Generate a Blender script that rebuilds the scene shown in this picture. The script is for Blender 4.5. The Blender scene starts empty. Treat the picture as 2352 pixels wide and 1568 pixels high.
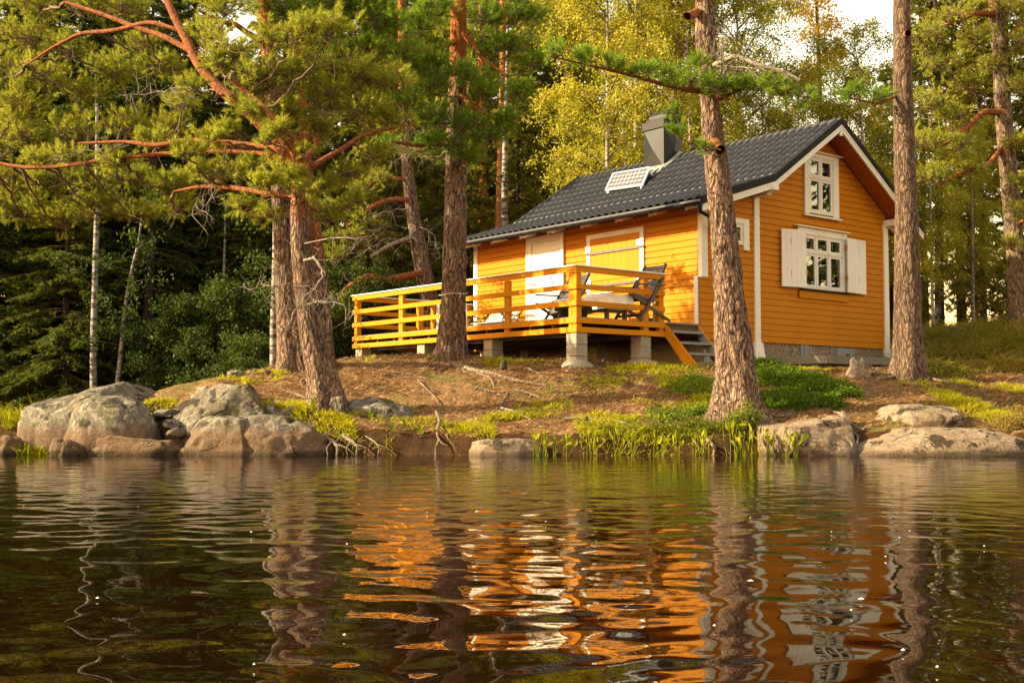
import bpy, math, random
import numpy as np
from mathutils import Vector, Matrix

# ------------------------------------------------------------------ basics
sc = bpy.context.scene
COL = sc.collection
PI = math.pi
R = math.radians
CAM_H = 0.65
FPX = 2692.2            # focal length in pixels of a 2352 px wide picture
PITCH = 0.056359

def at(xd, yd, Y):
    """world point at depth Y seen at pixel (xd, yd) of the 2352x1568 picture: used to survey the site"""
    dx = (xd - 1176) / FPX; dy = (784 - yd) / FPX
    fy = math.cos(PITCH) - dy * math.sin(PITCH)
    fz = math.sin(PITCH) + dy * math.cos(PITCH)
    return Vector((dx / fy * Y, Y, CAM_H + fz / fy * Y))

HOUSE_LOC = Vector((1.08911, 19.80571, 1.92805))
HOUSE_ROT = PI / 2 - 2.45372166
_c, _s = math.cos(HOUSE_ROT), math.sin(HOUSE_ROT)
def h2w(u, v, z=0.0):
    return Vector((HOUSE_LOC.x + u * _c - v * _s, HOUSE_LOC.y + u * _s + v * _c, HOUSE_LOC.z + z))
def w2h(x, y):
    x -= HOUSE_LOC.x; y -= HOUSE_LOC.y
    return (x * _c + y * _s, -x * _s + y * _c)

# ------------------------------------------------------------------ noise in numpy
def _hash(ix, iy, iz, seed):
    h = (ix.astype(np.int64) * 374761393 + iy.astype(np.int64) * 668265263 + iz.astype(np.int64) * 2147483647 + seed * 974634777) & 0xFFFFFFFF
    h = ((h ^ (h >> 13)) * 1274126177) & 0xFFFFFFFF
    h = ((h ^ (h >> 15)) * 2246822519) & 0xFFFFFFFF
    return ((h ^ (h >> 16)) & 0xFFFFFF) / float(0xFFFFFF)
def vnoise(P, seed=0):
    P = np.asarray(P, float)
    i = np.floor(P).astype(np.int64); f = P - i; f = f * f * (3 - 2 * f)
    x, y, z = i[:, 0], i[:, 1], i[:, 2]; fx, fy, fz = f[:, 0], f[:, 1], f[:, 2]
    o = 0
    for a in (0, 1):
        for b in (0, 1):
            for c in (0, 1):
                o = o + _hash(x + a, y + b, z + c, seed) * (fx if a else 1 - fx) * (fy if b else 1 - fy) * (fz if c else 1 - fz)
    return o
def fbm(P, seed=0, oct=4, gain=.5):
    P = np.asarray(P, float); o = 0; a = 1; t = 0
    for k in range(oct):
        o = o + a * (vnoise(P * 2 ** k, seed + k * 17) - .5) * 2; t += a; a *= gain
    return o / t

# ------------------------------------------------------------------ mesh builders
def link(o, parent=None):
    COL.objects.link(o)
    if parent is not None: o.parent = parent
    return o
def np_mesh(name, V, F, mats, parent=None, smooth=False, midx=None, loc=None):
    """V (n,3), F (m,k) arrays -> one linked object"""
    V = np.asarray(V, np.float32); F = np.asarray(F, np.int32)
    me = bpy.data.meshes.new(name)
    me.vertices.add(len(V)); me.vertices.foreach_set('co', V.ravel())
    k = F.shape[1]
    me.loops.add(F.size); me.loops.foreach_set('vertex_index', F.ravel())
    me.polygons.add(len(F))
    me.polygons.foreach_set('loop_start', np.arange(0, F.size, k, dtype=np.int32))
    me.polygons.foreach_set('loop_total', np.full(len(F), k, np.int32))
    if smooth: me.polygons.foreach_set('use_smooth', np.ones(len(F), bool))
    if not isinstance(mats, (list, tuple)): mats = [mats]
    for m in mats: me.materials.append(m)
    if midx is not None: me.polygons.foreach_set('material_index', np.asarray(midx, np.int32))
    me.update(calc_edges=True)
    o = bpy.data.objects.new(name, me)
    if loc is not None: o.location = loc
    return link(o, parent)

class MB:
    def __init__(s): s.v = []; s.f = []; s.m = []
    def add(s, vs, fs, m=0):
        b = len(s.v); s.v += [tuple(p) for p in vs]
        for f in fs: s.f.append([i + b for i in f]); s.m.append(m)
        return s
    def hexa(s, p, m=0):   # 8 points: bottom ring 0-3, top ring 4-7
        return s.add(p, [(3, 2, 1, 0), (4, 5, 6, 7), (0, 1, 5, 4), (1, 2, 6, 5), (2, 3, 7, 6), (3, 0, 4, 7)], m)
    def box(s, x0, x1, y0, y1, z0, z1, m=0):
        return s.hexa([(x0, y0, z0), (x1, y0, z0), (x1, y1, z0), (x0, y1, z0), (x0, y0, z1), (x1, y0, z1), (x1, y1, z1), (x0, y1, z1)], m)
    def bar(s, a, b, w, h, up=(0, 0, 1), m=0):   # rectangular bar from a to b, w across, h along 'up'
        a = Vector(a); b = Vector(b); d = (b - a).normalized(); up = Vector(up)
        r = d.cross(up).normalized(); u = r.cross(d).normalized()
        r *= w / 2; u *= h / 2
        return s.hexa([a - r - u, a + r - u, b + r - u, b - r - u, a - r + u, a + r + u, b + r + u, b - r + u], m)
    def prism(s, poly, ax, t0, t1, m=0):  # 2-D polygon extruded along axis ax from t0 to t1
        n = len(poly)
        def P(q, t):
            q = list(q); q.insert(ax, t); return tuple(q)
        vs = [P(q, t0) for q in poly] + [P(q, t1) for q in poly]
        return s.add(vs, [tuple(range(n - 1, -1, -1)), tuple(range(n, 2 * n))] + [(i, (i + 1) % n, n + (i + 1) % n, n + i) for i in range(n)], m)
    def tube(s, pts, rad, n=8, m=0, caps=True):
        pts = [Vector(p) for p in pts]
        if not isinstance(rad, (list, tuple)): rad = [rad] * len(pts)
        b = len(s.v); prev = None
        for i, p in enumerate(pts):
            d = (pts[min(i + 1, len(pts) - 1)] - pts[max(i - 1, 0)]).normalized()
            if prev is None:
                r = d.cross(Vector((0, 0, 1)) if abs(d.z) < .9 else Vector((1, 0, 0))).normalized()
            else: r = (prev - d * prev.dot(d)).normalized()
            prev = r; u = d.cross(r)
            for k in range(n):
                a = 2 * PI * k / n
                s.v.append(tuple(p + (r * math.cos(a) + u * math.sin(a)) * rad[i]))
        for i in range(len(pts) - 1):
            for k in range(n):
                s.f.append([b + i * n + k, b + i * n + (k + 1) % n, b + (i + 1) * n + (k + 1) % n, b + (i + 1) * n + k]); s.m.append(m)
        if caps:
            s.f.append([b + k for k in range(n - 1, -1, -1)]); s.m.append(m)
            e = b + (len(pts) - 1) * n
            s.f.append([e + k for k in range(n)]); s.m.append(m)
        return s
    def lathe(s, prof, c, n=20, m=0):
        b = len(s.v)
        for r, z in prof:
            for k in range(n):
                a = 2 * PI * k / n; s.v.append((c[0] + r * math.cos(a), c[1] + r * math.sin(a), c[2] + z))
        for i in range(len(prof) - 1):
            for k in range(n):
                s.f.append([b + i * n + k, b + i * n + (k + 1) % n, b + (i + 1) * n + (k + 1) % n, b + (i + 1) * n + k]); s.m.append(m)
        s.f.append([b + k for k in range(n - 1, -1, -1)]); s.m.append(m)
        e = b + (len(prof) - 1) * n
        s.f.append([e + k for k in range(n)]); s.m.append(m)
        return s
    def build(s, name, mats, parent=None, smooth=False, bevel=0, loc=None):
        me = bpy.data.meshes.new(name)
        me.from_pydata(s.v, [], s.f)
        if not isinstance(mats, (list, tuple)): mats = [mats]
        for m in mats: me.materials.append(m)
        me.polygons.foreach_set('material_index', s.m)
        if smooth: me.polygons.foreach_set('use_smooth', [True] * len(s.f))
        me.update()
        o = bpy.data.objects.new(name, me)
        if loc is not None: o.location = loc
        link(o, parent)
        if bevel:
            b = o.modifiers.new('bevel', 'BEVEL'); b.width = bevel; b.segments = 2; b.limit_method = 'ANGLE'; b.angle_limit = R(40)
        return o

def empty(name, loc=(0, 0, 0), rz=0):
    o = bpy.data.objects.new(name, None); o.empty_display_size = .2
    o.location = loc; o.rotation_euler = (0, 0, rz)
    return link(o)
def tag(o, label=None, cat=None, group=None, kind=None):
    if label: o['label'] = label
    if cat: o['category'] = cat
    if group: o['group'] = group
    if kind: o['kind'] = kind
    return o
KIDS = {}
def copy_tree(o, parent=None):
    c = o.copy(); COL.objects.link(c)
    if parent is not None: c.parent = parent
    for ch in list(o.children): copy_tree(ch, c)
    return c

# many thin tubes at once (lists of polylines), as numpy arrays
def tubes_np(lines, n=5):
    Vs = []; Fs = []; b = 0
    ang = np.arange(n) * 2 * PI / n
    ca, sa = np.cos(ang)[None, :, None], np.sin(ang)[None, :, None]
    ii = np.arange(n); jj = (ii + 1) % n
    for pts, rad in lines:
        P = np.asarray(pts, float); m = len(P)
        rad = np.asarray(rad, float) if np.ndim(rad) else np.full(m, rad)
        d = np.gradient(P, axis=0); d /= np.linalg.norm(d, axis=1)[:, None] + 1e-9
        ref = np.where(np.abs(d[:, 2:3]) < .85, np.array([[0, 0, 1.]]), np.array([[1., 0, 0]]))
        ref = ref * 0 + (np.array([0, 0, 1.]) if abs(d[m // 2, 2]) < .85 else np.array([1., .2, 0]))
        r = np.cross(d, ref); r /= np.linalg.norm(r, axis=1)[:, None] + 1e-9
        u = np.cross(r, d)
        V = P[:, None, :] + (r[:, None, :] * ca + u[:, None, :] * sa) * rad[:, None, None]
        Vs.append(V.reshape(-1, 3))
        k = np.arange(m - 1)[:, None] * n
        Fs.append(np.stack([k + ii, k + jj, k + n + jj, k + n + ii], -1).reshape(-1, 4) + b)
        b += m * n
    return np.concatenate(Vs), np.concatenate(Fs)

# ------------------------------------------------------------------ materials
class NT:
    def __init__(s, name):
        s.mat = bpy.data.materials.new(name); s.mat.use_nodes = True
        s.t = s.mat.node_tree; s.n = s.t.nodes; s.l = s.t.links
        s.n.clear(); s.out = s.n.new('ShaderNodeOutputMaterial')
    def N(s, typ, **k):
        nd = s.n.new('ShaderNode' + typ)
        for a, v in k.items():
            if a.startswith('i_'):
                key = a[2:]
                key = int(key) if key.isdigit() else key.replace('_', ' ')
                nd.inputs[key].default_value = v
            else: setattr(nd, a, v)
        return nd
    def L(s, a, b): s.l.new(a, b)
    def coords(s, scale=(1, 1, 1), kind='Object', rot=(0, 0, 0)):
        tc = s.N('TexCoord'); mp = s.N('Mapping'); mp.inputs['Scale'].default_value = scale; mp.inputs['Rotation'].default_value = rot
        if kind == 'World':
            g = s.N('NewGeometry'); s.L(g.outputs['Position'], mp.inputs['Vector'])
        else: s.L(tc.outputs[kind], mp.inputs['Vector'])
        return mp.outputs['Vector']
    def noise(s, vec, scale=5, detail=4, rough=.55, dist=0):
        n = s.N('TexNoise'); n.inputs['Scale'].default_value = scale; n.inputs['Detail'].default_value = detail
        n.inputs['Roughness'].default_value = rough; n.inputs['Distortion'].default_value = dist
        s.L(vec, n.inputs['Vector']); return n.outputs['Fac']
    def vor(s, vec, scale=5, feature='F1', rnd=1):
        n = s.N('TexVoronoi', feature=feature); n.inputs['Scale'].default_value = scale
        n.inputs['Randomness'].default_value = rnd
        s.L(vec, n.inputs['Vector']); return n
    def ramp(s, fac, stops, interp='LINEAR'):
        n = s.N('ValToRGB'); e = n.color_ramp.elements; n.color_ramp.interpolation = interp
        while len(e) < len(stops): e.new(.5)
        for x, (p, c) in zip(e, stops):
            x.position = p; x.color = (c[0], c[1], c[2], 1) if not isinstance(c, (int, float)) else (c, c, c, 1)
        s.L(fac, n.inputs['Fac']); return n.outputs['Color']
    def mix(s, fac, a, b, mode='MIX'):
        n = s.N('MixRGB', blend_type=mode)
        for inp, v in ((n.inputs['Fac'], fac), (n.inputs['Color1'], a), (n.inputs['Color2'], b)):
            if hasattr(v, 'links'): s.L(v, inp)
            elif isinstance(v, (int, float)): inp.default_value = v if inp.type == 'VALUE' else (v, v, v, 1)
            else: inp.default_value = (*v[:3], 1)
        return n.outputs['Color']
    def math(s, op, a, b=0, clamp=False):
        n = s.N('Math', operation=op); n.use_clamp = clamp
        for inp, v in ((n.inputs[0], a), (n.inputs[1], b)):
            if hasattr(v, 'links'): s.L(v, inp)
            else: inp.default_value = v
        return n.outputs[0]
    def maprange(s, v, a, b, c=0, d=1):
        n = s.N('MapRange'); n.inputs[1].default_value = a; n.inputs[2].default_value = b; n.inputs[3].default_value = c; n.inputs[4].default_value = d
        s.L(v, n.inputs[0]); return n.outputs[0]
    def worldz(s):
        g = s.N('NewGeometry'); x = s.N('SeparateXYZ'); s.L(g.outputs['Position'], x.inputs[0]); return x.outputs['Z']
    def bump(s, h, strength=.4, dist=.02, prev=None):
        n = s.N('Bump'); n.inputs['Strength'].default_value = strength; n.inputs['Distance'].default_value = dist
        s.L(h, n.inputs['Height'])
        if prev is not None: s.L(prev, n.inputs['Normal'])
        return n.outputs['Normal']
    def principled(s, col, rough=.6, normal=None, metal=0, spec=.4):
        p = s.N('BsdfPrincipled')
        if hasattr(col, 'links'): s.L(col, p.inputs['Base Color'])
        else: p.inputs['Base Color'].default_value = (*col[:3], 1)
        if hasattr(rough, 'links'): s.L(rough, p.inputs['Roughness'])
        else: p.inputs['Roughness'].default_value = rough
        p.inputs['Metallic'].default_value = metal
        p.inputs['Specular IOR Level'].default_value = spec
        if normal is not None: s.L(normal, p.inputs['Normal'])
        s.L(p.outputs[0], s.out.inputs['Surface']); return p

def paint(name, col, var=.12, rough=.5, grain=(2, 30, 30), bumpy=.15, spec=.12):
    m = NT(name); v = m.coords(grain); n = m.noise(v, 3, 5, .6); n2 = m.noise(m.coords((1, 1, 1)), 1.3, 3)
    dark = [c * (1 - var) for c in col]; lite = [min(1, c * (1 + var * .6)) for c in col]
    c = m.ramp(n, [(.3, dark), (.7, lite)]); c = m.mix(m.ramp(n2, [(.35, .0), (.7, .45)]), c, [x * .76 for x in col]); st = m.noise(m.coords((grain[0] * .5, grain[1] * .12, .35)), 4, 5, .65); c = m.mix(m.ramp(st, [(.56, 0), (.72, .30)]), c, [x * .62 for x in col])
    m.principled(c, rough, m.bump(n, bumpy, .004), 0, spec); return m.mat
def bark(name, cols, sc_=(1, 1, .28), scale=9, orange=None, amt=1.0, zr=None):
    """cols: crack, plate dark, plate light ; zr=(z0,z1): height (object space) over which bark turns orange"""
    m = NT(name); v = m.coords(sc_)
    w = m.noise(v, 3, 3); vv = m.N('VectorMath', operation='ADD')
    sp = m.N('VectorMath', operation='SCALE'); sp.inputs['Scale'].default_value = .30
    wn = m.N('TexNoise'); wn.inputs['Scale'].default_value = 5; m.L(v, wn.inputs['Vector'])
    m.L(wn.outputs['Color'], sp.inputs[0]); m.L(v, vv.inputs[0]); m.L(sp.outputs[0], vv.inputs[1])
    e1 = m.vor(vv.outputs[0], scale * 1.5, 'DISTANCE_TO_EDGE').outputs['Distance']; e2 = m.vor(vv.outputs[0], scale * 3.4, 'DISTANCE_TO_EDGE').outputs['Distance']
    brk = m.noise(m.coords((1, 1, .45)), 16, 4, .6)
    e = m.math('ADD', m.math('MINIMUM', e1, m.math('ADD', m.math('MULTIPLY', e2, 1.6), .05)), m.math('MULTIPLY', m.math('SUBTRACT', brk, .5), .30))
    cellc = m.vor(vv.outputs[0], scale * 1.5, 'F1').outputs['Color']
    fine = m.noise(m.coords((1, 1, .5)), 40, 4, .65)
    crack = m.ramp(e, [(.0, 0), (.17, 1)])
    plate = m.mix(m.ramp(fine, [(.35, 0), (.7, 1)]), cols[1], cols[2])
    cs = m.N('SeparateColor'); m.L(cellc, cs.inputs[0])
    plate = m.mix(m.math('MULTIPLY', cs.outputs[0], .45), plate, [c * .55 for c in cols[1]])
    if orange is not None and zr is not None:
        tc = m.N('TexCoord'); sx = m.N('SeparateXYZ'); m.L(tc.outputs['Object'], sx.inputs[0])
        z = m.math('ADD', sx.outputs['Z'], m.math('MULTIPLY', m.noise(m.coords((1, 1, .4)), 2.5, 3), 2.2))
        f = m.maprange(z, zr[0] + 1.1, zr[1] + 1.1)
        plate = m.mix(f, plate, m.mix(m.ramp(fine, [(.3, 0), (.7, 1)]), [c * .6 for c in orange], orange))
        crackc = m.mix(f, cols[0], [c * .35 for c in orange])
    else: crackc = cols[0]
    c = m.mix(crack, crackc, plate)
    h = m.math('ADD', m.math('MULTIPLY', m.ramp(e, [(.0, 0), (.25, 1)]), .8), m.math('MULTIPLY', fine, .4))
    m.principled(c, .85, m.bump(h, .9 * amt, .03), spec=.15); return m.mat
def leafmat(name, stops, trans=.35, rough=.55, objvar=.25):
    """foliage: hue differs from leaf to leaf and tree to tree; light passes through the leaf"""
    m = NT(name); g = m.N('NewGeometry'); oi = m.N('ObjectInfo')
    big = m.noise(m.coords((1, 1, 1)), 1.1, 2)
    f = m.math('ADD', m.math('MULTIPLY', g.outputs['Random Per Island'], .5), m.math('MULTIPLY', m.math('SUBTRACT', oi.outputs['Random'], .5), objvar))
    f = m.math('ADD', f, m.math('MULTIPLY', m.math('SUBTRACT', big, .25), .5), True)
    c = m.ramp(f, stops)
    d = m.N('BsdfPrincipled'); m.L(c, d.inputs['Base Color']); d.inputs['Roughness'].default_value = rough; d.inputs['Specular IOR Level'].default_value = .10
    t = m.N('BsdfTranslucent'); m.L(m.mix(1, c, (1.3, 1.25, .6), 'MULTIPLY'), t.inputs['Color'])
    x = m.N('MixShader'); x.inputs[0].default_value = trans
    m.L(d.outputs[0], x.inputs[1]); m.L(t.outputs[0], x.inputs[2]); m.L(x.outputs[0], m.out.inputs['Surface'])
    return m.mat

OCHRE = (.49, .174, .0038)
M = {}
M['ochre'] = paint('ochre_paint', OCHRE, .10, .55, (2, 2, 30))
M['ochre_rail'] = paint('ochre_rail_paint', (.55, .200, .004), .16, .65, (3, 3, 25))
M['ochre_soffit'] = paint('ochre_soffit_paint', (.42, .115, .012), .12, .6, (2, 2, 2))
M['white'] = paint('white_paint', (.76, .73, .66), .06, .5, (8, 8, 3), .1)
M['white_cap'] = paint('white_cap_paint', (.80, .78, .74), .05, .45, (2, 2, 2), .05)
M['blackmetal'] = NT('black_sheet_metal')
_m = M['blackmetal']; _n = _m.noise(_m.coords((1, 1, 6)), 4, 3)
_m.principled(_m.ramp(_n, [(.3, (.011, .010, .010)), (.7, (.018, .017, .016))]), .55, None, 0, .08); M['blackmetal'] = _m.mat
_m = NT('roof_sheet_metal'); _n = _m.noise(_m.coords((1, 1, 1)), 2.2, 5)
_m.principled(_m.ramp(_n, [(.3, (.013, .0125, .015)), (.72, (.022, .0215, .025))]), _m.ramp(_n, [(.3, .36), (.7, .5)]), None, 0, .2); M['roof'] = _m.mat
_m = NT('chimney_sheet'); _n = _m.noise(_m.coords((3, 3, 30)), 2, 4)
_m.principled(_m.ramp(_n, [(.3, (.013, .012, .011)), (.7, (.021, .019, .018))]), .40, _m.bump(_n, .15, .004), 0, .18); M['chimney'] = _m.mat
_m = NT('pale_flashing'); _m.principled((.45, .42, .36), .4, None, .5); M['flash'] = _m.mat
_m = NT('grey_wood'); _n = _m.noise(_m.coords((4, 4, 40)), 4, 5); _n2 = _m.noise(_m.coords((1, 1, 1)), 3, 3)
_m.principled(_m.mix(_n2, _m.ramp(_n, [(.3, (.12, .10, .08)), (.7, (.24, .21, .17))]), (.16, .15, .12)), .8, _m.bump(_n, .4, .006), 0, .2); M['greywood'] = _m.mat
_m = NT('grey_painted_wood'); _n = _m.noise(_m.coords((4, 4, 20)), 4, 5)
_m.principled(_m.ramp(_n, [(.3, (.17, .17, .165)), (.7, (.25, .25, .24))]), .7, _m.bump(_n, .2, .004), 0, .3); M['greypaint'] = _m.mat
_m = NT('dark_beam'); _n = _m.noise(_m.coords((4, 4, 30)), 4, 4)
_m.principled(_m.ramp(_n, [(.3, (.07, .045, .025)), (.7, (.13, .085, .05))]), .8, _m.bump(_n, .3, .005), 0, .2); M['darkbeam'] = _m.mat
_m = NT('rough_concrete'); _v = _m.coords((1, 1, 1)); _n = _m.noise(_v, 18, 8, .7); _n2 = _m.noise(_v, 2.5, 4)
_m.principled(_m.mix(_n2, _m.ramp(_n, [(.3, (.26, .22, .17)), (.7, (.42, .37, .29))]), (.24, .20, .15)), .9, _m.bump(_n, .8, .02), 0, .2); M['concrete'] = _m.mat
_m = NT('stone_masonry'); _v = _m.coords((1, 1, 1.15)); _e = _m.vor(_v, 8.5, 'DISTANCE_TO_EDGE').outputs['Distance']; _c2 = _m.vor(_v, 8.5).outputs['Color']
_s2 = _m.N('SeparateColor'); _m.L(_c2, _s2.inputs[0]); _n = _m.noise(_v, 30, 5)
_st = _m.ramp(_s2.outputs[0], [(.1, (.10, .08, .07)), (.45, (.23, .17, .12)), (.6, (.28, .15, .09)), (.95, (.17, .16, .15))])
_st = _m.mix(_n, _st, (.16, .13, .10))
_m.principled(_m.mix(_m.ramp(_e, [(.05, 0), (.10, 1)]), (.30, .24, .18), _st), .85, _m.bump(_m.ramp(_e, [(.03, 0), (.2, 1)]), .8, .03), 0, .25); M['masonry'] = _m.mat
_m = NT('dark_stained_wood'); _n = _m.noise(_m.coords((5, 5, 30)), 4, 4)
_m.principled(_m.ramp(_n, [(.3, (.018, .012, .016)), (.72, (.045, .030, .034))]), .45, _m.bump(_n, .2, .004), 0, .5); M['darkwood'] = _m.mat
_m = NT('cast_iron'); _m.principled((.02, .016, .013), .45, None, .3); M['iron'] = _m.mat
_m = NT('steel_bar'); _n = _m.noise(_m.coords((3, 3, 3)), 6, 4); _m.principled(_m.ramp(_n, [(.3, (.06, .05, .045)), (.7, (.12, .10, .09))]), .5, None, .4); M['steelbar'] = _m.mat
_m = NT('brass'); _m.principled((.55, .36, .10), .3, None, .9); M['brass'] = _m.mat
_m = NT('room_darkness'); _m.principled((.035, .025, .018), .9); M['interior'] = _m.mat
_m = NT('curtain_cloth'); _m.principled((.42, .36, .29), .9); M['curtain'] = _m.mat
_m = NT('window_glass'); _g = _m.N('BsdfGlossy'); _g.inputs['Roughness'].default_value = .0; _g.inputs['Color'].default_value = (.95, .97, 1, 1)
_t = _m.N('BsdfTransparent'); _t.inputs['Color'].default_value = (.82, .86, .86, 1)
_f = _m.N('Fresnel'); _f.inputs['IOR'].default_value = 1.5; _x = _m.N('MixShader'); _nn = _m.bump(_m.noise(_m.coords((1, 1, 1)), 2.0, 1), .04, .05); _m.L(_nn, _g.inputs['Normal'])
_m.L(_m.math('MULTIPLY', _f.outputs[0], 3.0, True), _x.inputs[0]); _m.L(_t.outputs[0], _x.inputs[1]); _m.L(_g.outputs[0], _x.inputs[2]); _m.L(_x.outputs[0], _m.out.inputs['Surface']); M['glass'] = _m.mat
_m = NT('solar_cells'); _v = _m.coords((1, 1, 1), 'UV'); M['solar'] = None
_m.principled((.105, .10, .11), .2, None, 0, .6); M['solar'] = _m.mat  # base lightened to carry the sky's reflection in the cells
_m = NT('solar_line'); _m.principled((.75, .75, .74), .4, None, .2); M['solarline'] = _m.mat
_m = NT('printed_cloth'); _v = _m.coords((1, 1, 1)); _vo = _m.vor(_v, 26).outputs['Distance']
_m.principled(_m.mix(_m.ramp(_vo, [(.20, 0), (.28, 1)]), (.60, .54, .45), (.80, .77, .70)), .85, None, 0, .1); M['cloth'] = _m.mat
M['red'] = leafmat('red_petals', [(.1, (.5, .03, .01)), (.9, (.75, .10, .02))], .2)
M['potplant'] = leafmat('pot_plant_leaf', [(.1, (.05, .12, .02)), (.9, (.14, .24, .05))], .3)
_m = NT('pot_plastic'); _m.principled((.05, .045, .04), .5); M['pot'] = _m.mat
_m = NT('cord_fibre'); _m.principled((.55, .52, .48), .7); M['cord'] = _m.mat
# ------------------------------------------------------------------ the cabin, in its own frame: u along the veranda wall (towards the lake end), v across, z up
cabin = empty('cabin', HOUSE_LOC, HOUSE_ROT)
tag(cabin, 'ochre clapboard cabin with black tiled roof and white trimmed windows above the shore', 'cabin')
VW, VE, UL, UR = 3.222, 9.29, -7.0, 0.0
PROF = [(2.66, 2.50), (4.75, 3.17), (6.95, 4.62), (9.95, 2.64)]
def roof_top(v):
    return float(np.interp(v, [p[0] for p in PROF], [p[1] for p in PROF]))
def roof_inv(z, left):       # v where the underside line reaches height z
    P = [(v, t - .15) for v, t in PROF]
    if left: return float(np.interp(z, [P[0][1], P[1][1], P[2][1]], [P[0][0], P[1][0], P[2][0]]))
    return float(np.interp(z, [P[3][1], P[2][1]], [P[3][0], P[2][0]]))
EXPO = .1245
def clad(name, place, span, z0, z1, holes=(), seed=1):
    """clapboards: every board a tilted strip with a groove under it; place(s, out, z) -> point"""
    mb = MB(); rng = random.Random(seed); z = z0
    while z < z1 - .01:
        w = rng.uniform(-.0015, .0015)
        prof = [(.004, z), (.022 + w, z + .004), (.021 + w, z + .098), (.005, z + .115), (.004, z + EXPO)]
        zc = z + EXPO / 2
        def segs(zz):
            a, b = span(zz)
            cuts = [(h[0], h[1]) for h in holes if h[2] < zc < h[3]]
            out = []; x = a
            for c0, c1 in sorted(cuts): out.append((x, c0)); x = c1
            out.append((x, b)); return out
        for (o0, za), (o1, zb) in zip(prof, prof[1:]):
            for (a0, b0), (a1, b1) in zip(segs(za), segs(min(zb, z1 + .1))):
                if b0 - a0 < .005: continue
                mb.add([place(a0, o0, za), place(b0, o0, za), place(max(b1, a1 + .001), o1, zb), place(a1, o1, zb)], [(0, 1, 2, 3)])
        z += EXPO
    return mb.build(name, M['ochre'], cabin)

AH = (6.47, 7.33, 2.72, 3.92); LH = (6.28, 7.62, 1.14, 2.28); SH = (3.98, 4.38, 1.87, 2.27)
def gspan(z):
    a = max(3.12 if z < 1.16 else VW, roof_inv(z, True)); b = min(VE, roof_inv(z, False))
    return (a, max(a, b))
gable = clad('gable_wall', lambda s, o, z: (UR - .013 + o - .02, s, z), gspan, 0.0, 4.47, (AH, LH, SH), 3)
verw = clad('veranda_wall', lambda s, o, z: (s, VW - o, z), lambda z: (UL, UR - .03), .03, 2.50, (), 5)
clad('rear_wall', lambda s, o, z: (s, VE + o, z), lambda z: (UL, UR - .03), .0, 3.0, (), 6)
clad('end_wall', lambda s, o, z: (UL - o, s, z), lambda z: (max(VW, roof_inv(z, True)), max(VW, min(VE, roof_inv(z, False)))), .0, 4.47, (), 7)

# corner boards
mb = MB(); mb.box(-.095, .012, VW - .034, VW + .02, 1.167, 2.56); mb.box(-.02, .012, VW + .021, VW + .13, 1.167, 2.62); mb.build('corner_board', M['white'], cabin, bevel=.004)
mb = MB(); mb.box(UL - .012, UL + .13, VW - .034, VW + .10, .27, 2.5); mb.build('corner_board', M['white'], cabin, bevel=.004)
mb = MB(); mb.box(-.02, .026, 4.72, 4.875, -.02, 2.86); mb.build('corner_board', M['white'], cabin, bevel=.004)
mb = MB(); mb.box(-.12, .026, 9.16, 9.318, -.03, 2.74); mb.build('corner_board', M['white'], cabin, bevel=.004)
# low wing walls at both ends of the veranda
mb = MB(); mb.box(-.09, -.038, 3.115, VW, .10, 1.15, 1); mb.box(-.105, -.025, 3.085, 3.1145, .10, 1.15); mb.box(-.11, .01, 3.08, VW - .036, 1.152, 1.178); mb.build('wing_wall', [M['white'], M['ochre']], cabin)
mb = MB(); mb.box(-7.18, -7.10, 3.06, 3.3, .2, 1.11, 1); mb.box(-7.20, -7.085, 3.03, 3.059, .2, 1.11); mb.box(-7.22, -7.07, 3.02, 3.31, 1.112, 1.14); mb.build('wing_wall', [M['white'], M['ochre']], cabin)

# plinth
mb = MB(); mb.box(-.3, -.055, 4.9, 9.2, -.75, -.004); pl = mb.build('stone_plinth', M['masonry'], cabin)
mb = MB()
for a, b, o in ((4.70, 4.93, .03), (9.17, 9.33, .03)):
    mb = MB(); mb.hexa([(-.3, a - .0, -.7), (.07, a - .02, -.7), (.07, b + .12, -.7), (-.3, b + .0, -.7), (-.3, a, -.004), (o, a, -.004), (o, b, -.004), (-.3, b, -.004)]); mb.build('corner_pier', M['white'], cabin, bevel=.006)
mb = MB(); mb.box(-.05, -.02, 6.2, 6.47, -.6, -.006); mb.box(-.019, .0, 6.30, 6.36, -.6, -.006); mb.build('plinth_post', M['greypaint'], cabin)
mb = MB(); mb.box(-.05, -.02, 7.42, 8.06, -.42, -.03); mb.box(-.0195, -.012, 7.44, 8.04, -.20, -.05); ht = mb.build('cellar_hatch', M['greypaint'], cabin)
mb = MB(); mb.tube([(-.012, 7.75, -.22), (.02, 7.75, -.2), (.035, 7.75, -.16)], [.045, .05, .03], 10); mb.build('handle', M['iron'], ht, True)
mb = MB(); mb.box(-.4, -.06, 3.3, 4.69, -.75, .0); mb.box(-6.9, -.41, 3.3, 3.5, -1.0, .02); mb.box(-6.95, -6.8, 3.51, 9.2, -1.0, .0); mb.build('block_plinth', M['concrete'], cabin)

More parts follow.
